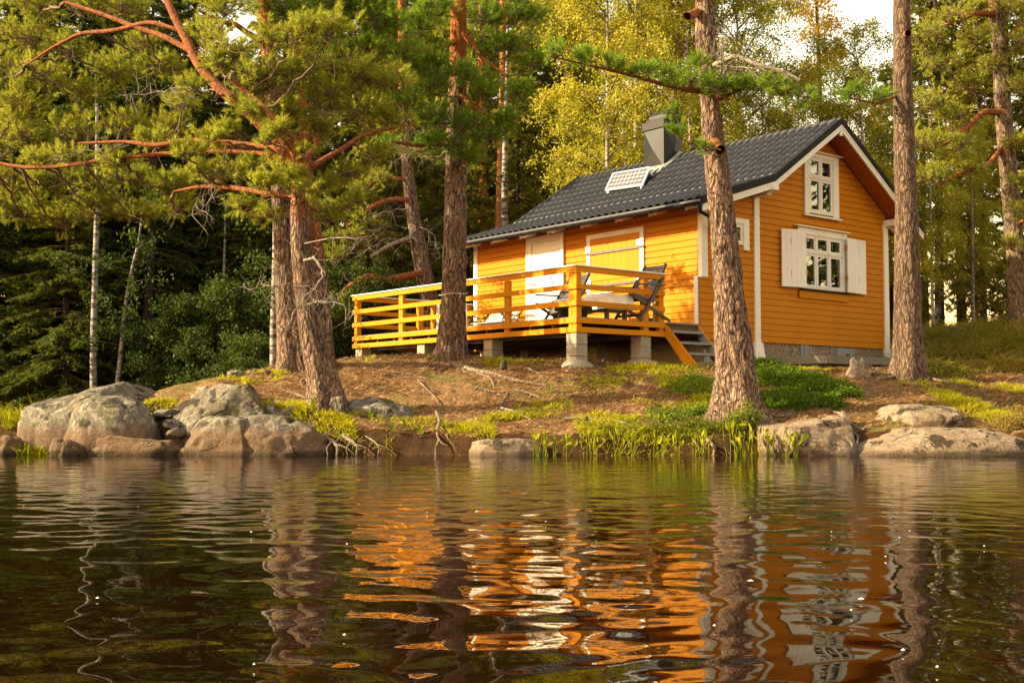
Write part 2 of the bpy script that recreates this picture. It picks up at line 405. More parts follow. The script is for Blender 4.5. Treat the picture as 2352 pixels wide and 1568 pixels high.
# roof: tiled sheet metal with steps
def tile_sheet(name, segs, u0, u1, flip=False):
    """segs: list of ((v,z) top, (v,z) bottom) slopes; waves along u, a small step every 0.35 m"""
    nu = int((u1 - u0) / .2) * 8 + 1
    us = np.linspace(u0, u1, nu)
    ph = 2 * PI * us / .2
    wv = .046 * np.clip(.5 + .62 * np.cos(ph), 0, 1)
    V = []; F = []; row = 0
    for (vt, zt), (vb, zb) in segs:
        L = math.hypot(vb - vt, zb - zt); n = max(1, round(L / .35)); nv = abs(zb - zt) / L; nz = abs(vb - vt) / L
        sgn = -1 if vb < vt else 1
        for k in range(n):
            for t, off in ((k / n, .004), ((k + .5) / n, .012), ((k + 1) / n - .002, .022)):
                v = vt + (vb - vt) * t; z = zt + (zb - zt) * t
                h = wv + off
                V.append(np.stack([us, v + sgn * nv * h * .9, z + nz * h], 1)); row += 1
    for r in range(row - 1):
        a = r * nu + np.arange(nu - 1)
        F.append(np.stack([a, a + 1, a + nu + 1, a + nu], 1))
    V = np.concatenate(V); F = np.concatenate(F)
    # turn the lower rim down so the sheet shows an edge
    if flip: F = F[:, ::-1]
    o = np_mesh(name, V, F, M['roof'], cabin, smooth=False)
    s = o.modifiers.new('sheet', 'SOLIDIFY'); s.thickness = .012; s.offset = -1
    return o
E0, E1 = -7.47, .505
roofL = tile_sheet('roof', [(PROF[2], PROF[1]), (PROF[1], PROF[0])], E0, E1)
tile_sheet('roof', [(PROF[2], PROF[3])], E0, E1, True)
# boarded roof deck (its underside is the soffit)
def off(P, d): return [(v, z + d) for v, z in P]
Q = [(2.72, 2.519), PROF[1], PROF[2], (9.90, 2.673)]
poly = off(Q, -.02) + off(Q, -.085)[::-1]
mb = MB(); mb.prism(poly, 0, E0 + .03, E1 - .03); mb.build('soffit', M['ochre_soffit'], cabin)
mb = MB()     # ridge capping, in lengths
u = E0
while u < E1:
    e = min(u + 1.02, E1 + .01)
    for (va, za, vb, zb) in ((6.80, 4.60, 6.95, 4.70), (6.95, 4.70, 7.10, 4.60)):
        pass
    mb.prism([(6.79, 4.567), (6.93, 4.672), (6.97, 4.672), (7.11, 4.567), (7.09, 4.560), (6.95, 4.655), (6.81, 4.560)], 0, u, e)
    mb.prism([(6.78, 4.566), (6.93, 4.682), (6.97, 4.682), (7.12, 4.566), (7.09, 4.562), (6.95, 4.664), (6.81, 4.562)], 0, u - .004, u + .05)
    u += 1.0
_m = NT('ridge_sheet'); _m.principled((.075, .070, .066), .4, None, .1, .4); M['ridge'] = _m.mat
mb.build('ridge_cap', M['ridge'], cabin)
# verge: black flashing over a white bargeboard, both gables
for ua, ub, wa, wb in ((E1, E1 + .02, E1 - .035, E1 - .001), (E0 - .02, E0, E0 + .001, E0 + .035)):
    fl = MB(); wh = MB()
    P = [(2.66, 2.50), PROF[1], PROF[2], PROF[3]]
    for (a, b) in zip(P, P[1:]):
        fl.prism([(a[0], a[1] + .045), (b[0], b[1] + .045), (b[0], b[1] - .085), (a[0], a[1] - .085)], 0, ua, ub)
        s0, s1 = (ua - .16, ub) if ua > 0 else (ua, ub + .16)
        fl.prism([(a[0], a[1] + .060), (b[0], b[1] + .060), (b[0], b[1] + .0455), (a[0], a[1] + .0455)], 0, s0, s1)
        wh.prism([(a[0], a[1] - .087), (b[0], b[1] - .087), (b[0], b[1] - .215), (a[0], a[1] - .215)], 0, wa, wb)
        wh.prism([(a[0], a[1] - .0865), (b[0], b[1] - .0865), (b[0], b[1] - .135), (a[0], a[1] - .135)], 0, (wb if ua > 0 else wa - .012), (wb + .012 if ua > 0 else wa))
    fl.build('verge_flashing', M['blackmetal'], cabin)
    wh.box(wa, wb, 6.905, 6.995, 4.30, 4.42)
    wh.build('bargeboard', M['white'], cabin)
# eave: drip flashing, gutter, brackets, rafter ends
mb = MB(); mb.prism([(2.655, 2.515), (2.70, 2.53), (2.66, 2.455), (2.62, 2.445)], 0, E0 + .02, E1 - .05); mb.build('eave_flashing', M['ridge'], cabin)
ga = MB(); n = 9
arc = [(2.595 + .058 * math.cos(PI + PI * k / (n - 1)), 2.452 + .058 * math.sin(PI + PI * k / (n - 1))) for k in range(n)]
arc2 = [(2.595 + .050 * math.cos(PI + PI * k / (n - 1)), 2.452 + .050 * math.sin(PI + PI * k / (n - 1))) for k in range(n)]
ga.prism(arc + arc2[::-1], 0, E0 + .01, E1 + .01); gut = ga.build('gutter', M['blackmetal'], cabin)
u = E0 + .25
while u < E1:
    a1 = [(2.595 + .066 * math.cos(PI + PI * k / (n - 1)), 2.452 + .066 * math.sin(PI + PI * k / (n - 1))) for k in range(n)]
    a2 = [(2.595 + .0585 * math.cos(PI + PI * k / (n - 1)), 2.452 + .0585 * math.sin(PI + PI * k / (n - 1))) for k in range(n)]
    gb = MB(); gb.prism(a1 + a2[::-1], 0, u, u + .035); u += .54; gb.build('gutter_bracket', M['blackmetal'], gut)
mb = MB(); mb.tube([(.47, 2.6, 2.41), (.47, 2.63, 2.28), (.45, 2.95, 2.2), (.06, 3.78, 2.05), (.05, 3.82, 1.9), (.05, 3.82, .3)], .036, 10); mb.build('downpipe', M['blackmetal'], gut, True)
for u in (-7.43, -6.75, -5.78, -4.80, -3.87, -2.83, -1.84, -.91, .0 + .02):
    mb = MB(); z0 = roof_top(3.2) - .088; z1 = roof_top(2.74) - .088
    mb.prism([(3.2, z0), (3.2, z0 - .10), (2.92, z0 - .17), (2.84, z0 - .165), (2.76, z1 - .07), (2.74, z1)], 0, u - .035, u + .035)
    mb.build('rafter_end', M['white'], cabin)
# purlin ends carrying the gable overhang
for v0, v1, z0, z1 in ((4.67, 4.80, 2.83, 2.98), (9.20, 9.33, 2.70, 2.84)):
    mb = MB(); mb.hexa([(-.03, v0, z0), (.36, v0, z0), (.36, v1, z0), (-.03, v1, z0), (-.03, v0, z1), (.50, v0, z1), (.50, v1, z1), (-.03, v1, z1)])
    mb.box(.462, .56, v0 - .01, v1 + .01, z1 - .075, z1 + .012)
    mb.build('purlin_end', M['white'], cabin, bevel=.006)
mb = MB(); mb.bar((.05, 9.32, 2.72), (.05, 9.72, 2.55), .06, .1); mb.build('rafter_end', M['white'], cabin)
mb = MB(); mb.bar((.0, 6.95, 4.43), (.47, 6.95, 4.43), .12, .14); mb.build('ridge_beam_end', M['white'], cabin)

# chimney with cross-broken sheet faces, collar and barrel hood
ch = MB(); u0, u1, v0, v1, zb, zt = -4.64, -3.99, 6.44, 7.06, 4.10, 5.26
def face4(a, b, c, d, out):
    cen = (Vector(a) + Vector(b) + Vector(c) + Vector(d)) / 4 + Vector(out)
    ch.add([a, b, c, d, cen], [(0, 1, 4), (1, 2, 4), (2, 3, 4), (3, 0, 4)])
zm = 4.30
ch.box(u0, u1, v0, v1, zb, zm); ch.box(u0, u1, v0, v1, zm + .001, zt)
o_ = .055
face4((u0, v0, zm), (u1, v0, zm), (u1, v0, zt), (u0, v0, zt), (0, -o_, 0)); face4((u1, v0, zm), (u1, v1, zm), (u1, v1, zt), (u1, v0, zt), (o_, 0, 0))
face4((u1, v1, zm), (u0, v1, zm), (u0, v1, zt), (u1, v1, zt), (0, o_, 0)); face4((u0, v1, zm), (u0, v0, zm), (u0, v0, zt), (u0, v1, zt), (-o_, 0, 0))
chim = ch.build('chimney', M['chimney'], cabin)
mb = MB(); mb.box(u0 - .025, u1 + .025, v0 - .025, v1 + .025, zt + .001, zt + .17); mb.box(u0 - .035, u1 + .035, v0 - .035, v1 + .035, zt - .012, zt + .012); mb.box(u0 - .03, u1 + .03, v0 - .03, v1 + .03, zt + .172, zt + .182); mb.build('collar', M['chimney'], chim)
hp = []; 
for k in range(13):
    a = PI - PI * k / 12; hp.append((6.75 + .25 * math.cos(a), zt + .26 + .20 * math.sin(a)))
outer = [(6.50, zt + .183)] + hp + [(7.0, zt + .183)]
inner = [(v + (.012 if v < 6.75 else -.012), z - (.010 if z > zt + .2 else 0)) for v, z in outer]
mb = MB(); mb.prism(outer + inner[::-1], 0, -4.52, -3.96); mb.build('hood', M['chimney'], chim, False)
mb = MB(); zz = roof_top(6.2) + .07
mb.add([(u0 - .12, 6.12, roof_top(6.12) + .052), (u1 + .12, 6.12, roof_top(6.12) + .052), (u1 + .06, 6.435, roof_top(6.435) + .09), (u0 - .06, 6.435, roof_top(6.435) + .09)], [(0, 1, 2, 3)])
mb.add([(u1 + .001, 6.435, 4.36), (u1 + .13, 6.3, roof_top(6.3) + .055), (u1 + .13, 6.95, 4.70), (u1 + .001, 6.95, 4.78)], [(0, 1, 2, 3)])
mb.build('chimney_flashing', M['flash'], cabin)

# solar panel on a tilted stand
BL, BR, TR, TL = Vector((-4.943, 5.45, 3.78)), Vector((-3.63, 5.36, 3.706)), Vector((-3.868, 5.85, 4.216)), Vector((-5.19, 5.95, 4.286))
def bil(s, t, o=0):
    p = (BL * (1 - s) + BR * s) * (1 - t) + (TL * (1 - s) + TR * s) * t
    return p + nrm * o
nrm = (BR - BL).cross(TL - BL).normalized()
mb = MB(); mb.hexa([bil(0, 0, -.035), bil(1, 0, -.035), bil(1, 1, -.035), bil(0, 1, -.035), bil(0, 0), bil(1, 0), bil(1, 1), bil(0, 1)])
for p, q in ((bil(.06, .06, -.03), (-4.86, 5.47, 3.62)), (bil(.93, .06, -.03), (-3.70, 5.40, 3.58)), (bil(.95, .85, -.03), (-3.80, 5.95, 3.95)), (bil(.05, .85, -.03), (-5.0, 6.0, 3.98))): mb.bar(p, q, .025, .025, (1, .1, 0))
sp = mb.build('solar_panel', M['solarline'], cabin)
mb = MB()
nx, ny = 9, 4
for i in range(nx):
    for j in range(ny):
        a0, a1 = .03 + .94 * (i + .035) / nx, .03 + .94 * (i + .965) / nx; b0, b1 = .05 + .90 * (j + .04) / ny, .05 + .90 * (j + .96) / ny
        ca, cb = (a1 - a0) * .16, (b1 - b0) * .18
        mb.add([bil(*q, .004) for q in ((a0 + ca, b0), (a1 - ca, b0), (a1, b0 + cb), (a1, b1 - cb), (a1 - ca, b1), (a0 + ca, b1), (a0, b1 - cb), (a0, b0 + cb))], [tuple(range(8))])
mb.build('solar_cells', M['solar'], sp)

# ------------------------------------------------------------------ gable windows (plane u ~ 0, looking out along +u)
def casement(name, cas, sash, cols, tz, hood=None, sill=None, room=.9, curtain=True, lights=True, top_hidden=False):
    """cas, sash: (v0,v1,z0,z1); cols: v edges of the lights; tz: transom height"""
    cv0, cv1, cz0, cz1 = cas; sv0, sv1, sz0, sz1 = sash
    mb = MB()
    mb.box(-.01, .035, cv0, sv0, cz0, cz1); mb.box(-.01, .035, sv1, cv1, cz0, cz1); mb.box(-.01, .0345, sv0 + .0005, sv1 - .0005, sz1, cz1)
    if hood: mb.hexa([(.0, hood[0], hood[2]), (.10, hood[0], hood[2] - .012), (.10, hood[1], hood[2] - .012), (.0, hood[1], hood[2]), (.0, hood[0], hood[2] + .03), (.10, hood[0], hood[2] + .01), (.10, hood[1], hood[2] + .01), (.0, hood[1], hood[2] + .03)])
    if sill: mb.hexa([(.0, sill[0], sill[2] - .045), (.075, sill[0], sill[2] - .055), (.075, sill[1], sill[2] - .055), (.0, sill[1], sill[2] - .045), (.0, sill[0], sill[2]), (.075, sill[0], sill[2] - .02), (.075, sill[1], sill[2] - .02), (.0, sill[1], sill[2])])
    w = mb.build(name, M['white'], cabin, bevel=.004)
    # fixed frame with mullions and transom
    fr = MB(); f = .028
    fr.box(-.06, .016, sv0, sv0 + f, sz0, sz1); fr.box(-.06, .016, sv1 - f, sv1, sz0, sz1); fr.box(-.06, .016, sv0 + f, sv1 - f, sz0, sz0 + f); fr.box(-.06, .016, sv0 + f, sv1 - f, sz1 - f, sz1)
    xs = [sv0 + f] + [c for c in cols] + [sv1 - f]
    for c in cols: fr.box(-.055, .020, c - .016, c + .016, sz0 + f, sz1 - f)
    if tz: fr.box(-.05, .024, sv0 + f, sv1 - f, tz - .018, tz + .018); fr.box(-.05, .034, sv0 + f, sv1 - f, tz + .018, tz + .026)
    fr.build('window_frame', M['white'], w)
    rows = [(sz0 + f, tz - .018), (tz + .026, sz1 - f)] if tz else [(sz0 + f, sz1 - f)]
    for i in range(len(xs) - 1):
        a = xs[i] + (.016 if i else 0); b = xs[i + 1] - (.016 if i < len(xs) - 2 else 0)
        for (za, zb) in rows:
            s = MB(); t = .042; a_, b_, za_, zb_ = a + .005, b - .005, za + .005, zb - .005
            s.box(-.035, .012, a_, a_ + t, za_, zb_); s.box(-.035, .012, b_ - t, b_, za_, zb_); s.box(-.035, .0115, a_ + t, b_ - t, za_, za_ + t * 1.1); s.box(-.035, .0115, a_ + t, b_ - t, zb_ - t, zb_)
            sa = s.build('sash', M['white'], w)
            g = MB(); g.box(-.016, -.012, a_ + t, b_ - t, za_ + t, zb_ - t); g.build('pane', M['glass'], sa)
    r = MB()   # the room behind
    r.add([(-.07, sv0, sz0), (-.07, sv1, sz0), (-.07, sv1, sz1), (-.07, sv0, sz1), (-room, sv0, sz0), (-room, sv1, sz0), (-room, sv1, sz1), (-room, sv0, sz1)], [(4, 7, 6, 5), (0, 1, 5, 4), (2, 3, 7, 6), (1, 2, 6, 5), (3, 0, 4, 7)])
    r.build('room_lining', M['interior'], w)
    if curtain:
        for e0, e1 in ((sv1 - .20, sv1 - .04), (sv0 + .05, sv0 + .14)):
            k = MB()
            m_ = 10
            for q in range(m_):
                x0 = e0 + (e1 - e0) * q / m_; x1 = e0 + (e1 - e0) * (q + 1) / m_
                d0 = -.16 + .02 * math.sin(q * 1.9); d1 = -.16 + .02 * math.sin((q + 1) * 1.9)
                k.add([(d0, x0, sz0 + .05), (d1, x1, sz0 + .05), (d1, x1, sz1 - .04), (d0, x0, sz1 - .04)], [(0, 1, 2, 3)])
            k.build('curtain', M['curtain'], w)
    return w
casement('attic_window', (6.335, 7.505, 2.70, 4.00), (6.49, 7.315, 2.73, 3.90), [6.895], 3.465, (6.30, 7.59, 4.0), (6.29, 7.545, 2.70))
lw = casement('shuttered_window', (6.09, 7.765, 1.15, 2.41), (6.29, 7.61, 1.155, 2.265), [6.71, 7.15], 1.895, (5.98, 7.79, 2.41), None)
mb = MB(); mb.box(.0, .085, 6.15, 7.80, 1.105, 1.135); mb.build('window_sill', M['blackmetal'], lw)
mb = MB(); mb.box(.005, .03, 6.115, 7.82, .95, 1.10); mb.build('apron_board', M['ochre'], lw)
def shutter(h, f, z0, z1, cols=5):
    mb = MB(); h = Vector((*h, 0)); f = Vector((*f, 0)); d = (f - h); L = d.length; d.normalize(); n = Vector((d.y, -d.x, 0)) * .014
    if n.x < 0: n = -n
    for k in range(cols):
        a = h + d * (L * k / cols + .002); b = h + d * (L * (k + 1) / cols - .002)
        mb.hexa([a - n + Vector((0, 0, z0)), b - n + Vector((0, 0, z0)), b + n + Vector((0, 0, z0)), a + n + Vector((0, 0, z0)), a - n + Vector((0, 0, z1)), b - n + Vector((0, 0, z1)), b + n + Vector((0, 0, z1)), a + n + Vector((0, 0, z1))])
    a = h + d * .003; b = f - d * .003; nn = n * .75
    mb.hexa([a - nn + Vector((0, 0, z0 + .002)), b - nn + Vector((0, 0, z0 + .002)), b + nn + Vector((0, 0, z0 + .002)), a + nn + Vector((0, 0, z0 + .002)), a - nn + Vector((0, 0, z1 - .002)), b - nn + Vector((0, 0, z1 - .002)), b + nn + Vector((0, 0, z1 - .002)), a + nn + Vector((0, 0, z1 - .002))])
    for z in (z0 + .2, z1 - .3):     # narrow slots of the ledge bolts
        q = h + d * L * .62; mb.hexa([q + n * (1 if i < 4 else 1.12) + d * x + Vector((0, 0, z + y)) for i, (x, y) in enumerate([(-.006, 0), (.006, 0), (.006, .13), (-.006, .13)] * 2)], 1)
    s = mb.build('shutter', [M['white'], M['greypaint']], lw)
    for z in (z0 + .25, z1 - .25): g = MB(); g.box(h.x - .03, h.x + .01, h.y - .02, h.y + .03, z, z + .10); g.build('hinge', M['ochre'], s)
    return s
shutter((.11, 7.655), (.06, 8.385), 1.142, 2.297)
shutter((.25, 6.045), (.05, 5.515), 1.135, 2.292)
casement('small_window', (3.83, 4.55, 1.765, 2.375), (3.98, 4.385, 1.865, 2.275), [], None, None, None, .5, False)

# ------------------------------------------------------------------ veranda wall: door and shuttered hatch
mb = MB(); y = VW - .02
mb.box(-5.055, -4.895, y - .045, y, .28, 2.434); mb.box(-3.955, -3.848, y - .045, y, .28, 2.434); mb.box(-4.8945, -3.9555, y - .0445, y, 2.305, 2.434)
mb.box(-5.065, -5.02, y - .056, y - .0455, .28, 2.444); mb.box(-3.883, -3.838, y - .056, y - .0455, .28, 2.444); mb.box(-5.019, -3.884, y - .056, y - .0455, 2.40, 2.444)
dfm = mb.build('door_frame', M['white'], cabin, bevel=.003)
mb = MB(); nb = 7
for k in range(nb):
    a = -4.89 + .93 * k / nb; mb.box(a + .0015, a + .93 / nb - .0015, y - .020, y, .285, 2.30)
mb.box(-4.889, -3.961, y - .0165, y - .001, .286, 2.299)
dr = mb.build('door', M['white'], cabin)
mb = MB(); mb.lathe([(.012, 0), (.012, .03), (.026, .04), (.03, .055), (.022, .07)], (0, 0, 0), 14); k_ = mb.build('knob', M['brass'], dr, True, loc=(-4.835, y - .02, 1.42)); k_.rotation_euler = (R(90), 0, 0)
for z in (2.03, 1.78, .55):
    mb = MB(); mb.tube([(-3.962, y - .03, z), (-3.962, y - .03, z + .10)], .010, 8); mb.build('hinge', M['steelbar'], dr)
mb = MB(); y = VW - .021
mb.box(-3.13, -3.03, y - .035, y, 1.055, 2.294); mb.box(-1.595, -1.49, y - .035, y, 1.055, 2.294); mb.box(-3.0295, -1.5955, y - .0345, y, 2.197, 2.294); mb.box(-3.0295, -1.5955, y - .0345, y, 1.055, 1.072)
bl = mb.build('blind_window', M['white'], cabin, bevel=.003)
mb = MB(); nb = 8; 
for k in range(nb):
    a = -3.026 + 1.428 * k / nb; mb.box(a + .002, a + 1.428 / nb - .002, y - .022, y, 1.074, 2.195)
mb.box(-3.025, -1.6, y - .019, y - .001, 1.075, 2.194)
mb.box(-3.02, -1.6, y - .036, y - .0225, 1.32, 1.42)
mb.build('closed_shutter', paint('ochre_shutter_paint', (.52, .185, .005), .1, .5, (30, 2, 2)), bl)
mb = MB()
for z in (1.895, 1.215):
    mb.box(-3.14, -1.48, y - .05, y - .038, z - .022, z + .022)
    for u in (-3.08, -1.55): mb.tube([(u, y - .049, z), (u, y - .062, z)], .014, 8)
mb.build('locking_bar', M['steelbar'], bl)
for u, z in ((-3.08, 1.99), (-1.605, 1.99), (-3.07, 1.31), (-1.605, 1.31)):
    mb = MB(); mb.box(u - .075, u - .006, y - .040, y - .0355, z - .06, z + .06); mb.box(u + .006, u + .075, y - .0405, y - .0365, z - .045, z + .045); mb.tube([(u, y - .042, z - .06), (u, y - .042, z + .06)], .009, 8); mb.build('hinge', M['white_cap'], bl)
mb = MB()
for u, z in ((-.72, 1.62), (-3.66, 1.52)): mb.tube([(u, y - .0, z + .05), (u, y - .03, z + .04), (u, y - .03, z - .03), (u, y - .05, z - .035), (u, y - .055, z - .01)], .005, 6)
mb.build('wall_hook', M['iron'], cabin)

# ------------------------------------------------------------------ veranda
ver = empty('veranda', HOUSE_LOC, HOUSE_ROT)
tag(ver, 'raised ochre timber veranda with open board railing on concrete piers', 'veranda')
DL, DV = -7.17, 2.19
mb = MB(); v = .03; rr = random.Random(3)
while v < 3.15:
    mb.box(DL + .03, -.03, v, v + .135, .236, .268 + rr.uniform(-.002, .002)); v += .141
mb.build('deck_floor', M['greywood'], ver)
mb = MB()
for u in np.arange(-6.9, -.1, .62): mb.box(u, u + .05, .06, 3.2, .06, .234)
mb.box(DL + .1, -.1, .35, .43, -.04, .058); mb.box(DL + .1, -.1, 1.75, 1.83, -.04, .058)
mb.build('joists', M['darkbeam'], ver)
ZB = [(0.0, .093), (.159, .253), (.453, .545), (.738, .829), (1.032, 1.127)]
for i, (z0, z1) in enumerate(ZB):
    nm = ['beam_board', 'edge_board', 'rail_board', 'rail_board', 'top_board'][i]
    mb = MB(); mb.box(DL, -.0, -.0, .030, z0, z1); mb.build(nm, M['ochre_rail'], ver, bevel=.003)
    mb = MB(); mb.box(-.03, .0, .0305, DV, z0, z1); mb.build(nm, M['ochre_rail'], ver, bevel=.003)
    mb = MB(); mb.box(DL, DL + .03, .0305, DV, z0, z1); mb.build(nm, M['ochre_rail'], ver, bevel=.003)
mb = MB(); cz0, cz1 = 1.1285, 1.151
mb.hexa([(DL - .03, -.025, cz0), (.025, -.025, cz0), (-.095, .085, cz0), (DL + .09, .085, cz0), (DL - .03, -.025, cz1), (.025, -.025, cz1), (-.095, .085, cz1), (DL + .09, .085, cz1)])
mb.hexa([(.025, -.0235, cz0), (.025, DV + .03, cz0), (-.095, DV + .03, cz0), (-.095, .0865, cz0), (.025, -.0235, cz1), (.025, DV + .03, cz1), (-.095, DV + .03, cz1), (-.095, .0865, cz1)])
mb.hexa([(DL + .09, .0865, cz0), (DL + .09, DV + .03, cz0), (DL - .03, DV + .03, cz0), (DL - .03, -.0235, cz0), (DL + .09, .0865, cz1), (DL + .09, DV + .03, cz1), (DL - .03, DV + .03, cz1), (DL - .03, -.0235, cz1)])
mb.build('handrail_cap', M['white_cap'], ver, bevel=.004)
for u in (-7.13, -5.42, -3.62, -1.98): 
    mb = MB(); mb.box(u, u + .14 if u > -7 else u + .10, .031, .10, .02, 1.03); mb.build('post', M['ochre_rail'], ver, bevel=.003)
mb = MB(); mb.box(-.225, -.135, .031, .10, .02, 1.03); mb.build('post', M['ochre_rail'], ver, bevel=.003)
for v, w in ((.032, .12), (1.66, .13), (2.06, .125)):
    for u0 in (-.128, DL + .031):
        mb = MB(); mb.box(u0 if v > .04 or u0 < -1 else -.131, u0 + .095 if u0 < -1 else -.031, v if v > .04 else .032, v + w, .02, 1.03); mb.build('post', M['ochre_rail'], ver, bevel=.003)
for u0 in (-.26, DL + .15):
    mb = MB(); mb.box(u0, u0 + .10, 2.13, 2.16, .27, 1.08); mb.build('end_post', M['white'], ver, bevel=.003)
def pier(u0, v0, zb, mound=None, w=.26):
    mb = MB(); z = -.006; rr = random.Random(int((u0 + 9) * 31 + v0 * 7)); k = 0
    while z > zb:
        j = rr.uniform(-.008, .008); z1 = max(z - .2, zb)
        mb.box(u0 + j, u0 + w + j, v0 - j, v0 + w - j, z1 + .003, z); z -= .2
    o = mb.build('concrete_pier', M['concrete'], ver, bevel=.012)
    if mound:
        V, F = blob((0, 0, 0), (mound[0], mound[0], mound[1]), 5, 24, 14, .12, 2.0)
        np_mesh('footing', V + np.array([u0 + w / 2, v0 + w / 2, zb + .02]), F, M['concrete'], o, True)
def blob(c, r, seed, nu=32, nv=20, amp=.15, fr=1.6, power=1.0):
    th = np.linspace(0, 2 * PI, nu, endpoint=False); ph = np.linspace(-PI / 2, PI / 2, nv)
    T, P = np.meshgrid(th, ph); d = np.stack([np.cos(P) * np.cos(T), np.cos(P) * np.sin(T), np.sin(P)], -1).reshape(-1, 3)
    s = np.sign(d) * np.abs(d) ** power
    h = 1 + amp * fbm(d * fr + seed * 7.3, seed, 4)
    V = s * h[:, None] * np.array(r) + np.array(c)
    i = np.arange(nv - 1)[:, None] * nu; j = np.arange(nu); k = (j + 1) % nu
    F = np.stack([i + j, i + k, i + nu + k, i + nu + j], -1).reshape(-1, 4)
    return V, F
pier(-7.13, .06, -.55); pier(-4.80, .06, -.6); pier(-2.63, .06, -.75); pier(-.29, .03, -.66, (.30, .2)); pier(-.29, 1.59, -.52, (.30, .10))
for u in (-7.0, -4.6, -2.5): pier(u, 2.6, -.8)

# steps from the veranda down to the bank
st = empty('wooden_steps', HOUSE_LOC, HOUSE_ROT)
tag(st, 'grey open wooden steps with slanting ochre side boards by the veranda', 'steps')
mb = MB(); v = 2.20
while v < 3.06: mb.box(-.16, .015, v, v + .088, .24, .272); v += .093
mb.build('landing', M['greywood'], st)
mb = MB(); mb.box(-.06, -.02, 2.2, 3.09, .06, .236); mb.build('landing_beam', M['darkbeam'], st)
mb = MB(); mb.hexa([(-.012, 2.19, .01), (-.012, 2.225, .01), (.50, 2.225, -.58), (.50, 2.19, -.58), (-.012, 2.19, .235), (-.012, 2.225, .235), (.79, 2.225, -.58), (.79, 2.19, -.58)]); mb.build('stringer', M['ochre_rail'], st)
mb = MB(); mb.hexa([(.012, 3.05, .01), (.012, 3.085, .01), (.50, 3.085, -.62), (.50, 3.05, -.62), (.012, 3.05, .215), (.012, 3.085, .215), (.79, 3.085, -.60), (.79, 3.05, -.60)])
mb.hexa([(.011, 3.048, .215), (.011, 3.087, .215), (.79, 3.087, -.598), (.79, 3.048, -.598), (.011, 3.048, .235), (.011, 3.087, .235), (.80, 3.087, -.58), (.80, 3.048, -.58)], 1)
mb.build('stringer', [M['greypaint'], M['ochre_rail']], st)
for ut, zt_ in ((.15, .118), (.345, -.095), (.545, -.300)):
    mb = MB(); mb.box(ut - .21, ut, 2.226, 3.049, zt_ - .045, zt_); mb.build('tread', M['greypaint'], st, bevel=.004)
mb = MB(); mb.box(.50, .76, 2.24, 3.2, -.66, -.47); mb.build('bottom_sill', M['greywood'], st)

# boardwalk below the gable
bw = empty('boardwalk', HOUSE_LOC, HOUSE_ROT)
tag(bw, 'low weathered boardwalk laid on the ground below the lake side gable', 'boardwalk')
mb = MB(); u = .05
while u < 1.8: mb.box(u, u + .118, 4.5, 7.0, -.362, -.332); u += .124
mb.build('planks', M['greywood'], bw)
mb = MB(); mb.box(.05, 1.86, 4.47, 4.499, -.47, -.345); mb.box(1.865, 1.90, 4.48, 7.0, -.47, -.335); mb.box(.3, .4, 4.55, 6.9, -.8, -.47); mb.box(1.5, 1.6, 4.55, 6.9, -.8, -.47); mb.build('edge_beam', M['greywood'], bw)

# ------------------------------------------------------------------ veranda furniture (house frame)
def hp_(u, v, z=.27): return h2w(u, v, z)
def recliner(u, v, rz, label):
    t = empty('deck_chair', hp_(u, v), HOUSE_ROT + rz); tag(t, label, 'chair', 'dark reclining chairs on the veranda')
    w = .26
    back = MB()
    for s in (-1, 1): back.bar((s * w, -.06, .36), (s * w, .36, 1.07), .035, .055, (0, -1, .6))
    back.build('back_rail', M['darkwood'], t)
    sl = MB()
    for k in range(7):
        f = (k + .5) / 7; y0 = -.04 + .40 * f; z0 = .395 + .66 * f
        sl.bar((-w + .018, y0 - .012, z0), (w - .018, y0 - .012, z0), .016, .082, (0, .5, .85))
    sl.build('backrest', M['darkwood'], t)
    se = MB()
    for k in range(5): y0 = -.50 + .10 * k; se.bar((-w + .018, y0, .455 - .018 * k), (w - .018, y0, .455 - .018 * k), .085, .016, (0, 0, 1))
    se.build('seat', M['darkwood'], t)
    fr = MB()
    for s in (-1, 1):
        x = s * (w + .035); fr.bar((x, -.55, .46), (x, .0, .36), .03, .05); fr.bar((x, -.52, .44), (x + .0, .42, .02), .03, .05, (0, 1, .5))
    fr.build('seat_frame', M['darkwood'], t)
    for s in (-1, 1):
        x = s * (w + .07); l = MB(); l.bar((x, -.40, .0), (x, .22, .80), .03, .05, (0, 1, .5)); l.build('leg', M['darkwood'], t)
        l = MB(); l.bar((x + s * .03, -.50, .64), (x + s * .03, .20, .66), .06, .028); l.build('armrest', M['darkwood'], t)
    l = MB(); l.bar((-w - .07, -.33, .1), (w + .07, -.33, .1), .03, .05); l.bar((-w - .03, .32, .07), (w + .03, .32, .07), .03, .05); l.build('stretcher', M['darkwood'], t)
    return t
recliner(-.30, 1.90, .0, 'dark slatted reclining chair beside the steps end of the veranda')
recliner(-2.30, 1.86, .0, 'dark slatted reclining chair in front of the white door')
t = empty('coffee_table', hp_(-.84, 1.15), HOUSE_ROT); tag(t, 'low dark wooden table under a white cloth on the veranda', 'table')
mb = MB(); mb.box(-.72, .72, -.28, .28, .40, .438); mb.build('tabletop', M['darkwood'], t)
for sx in (-.62, .62):
    for sy in (-.22, .22):
        mb = MB(); mb.box(sx - .035, sx + .035, sy - .03, sy + .03, 0, .399); mb.build('leg', M['darkwood'], t)
mb = MB(); mb.box(-.65, -.60, -.19, .19, .12, .17); mb.box(.60, .65, -.19, .19, .12, .17); mb.build('stretcher', M['darkwood'], t)
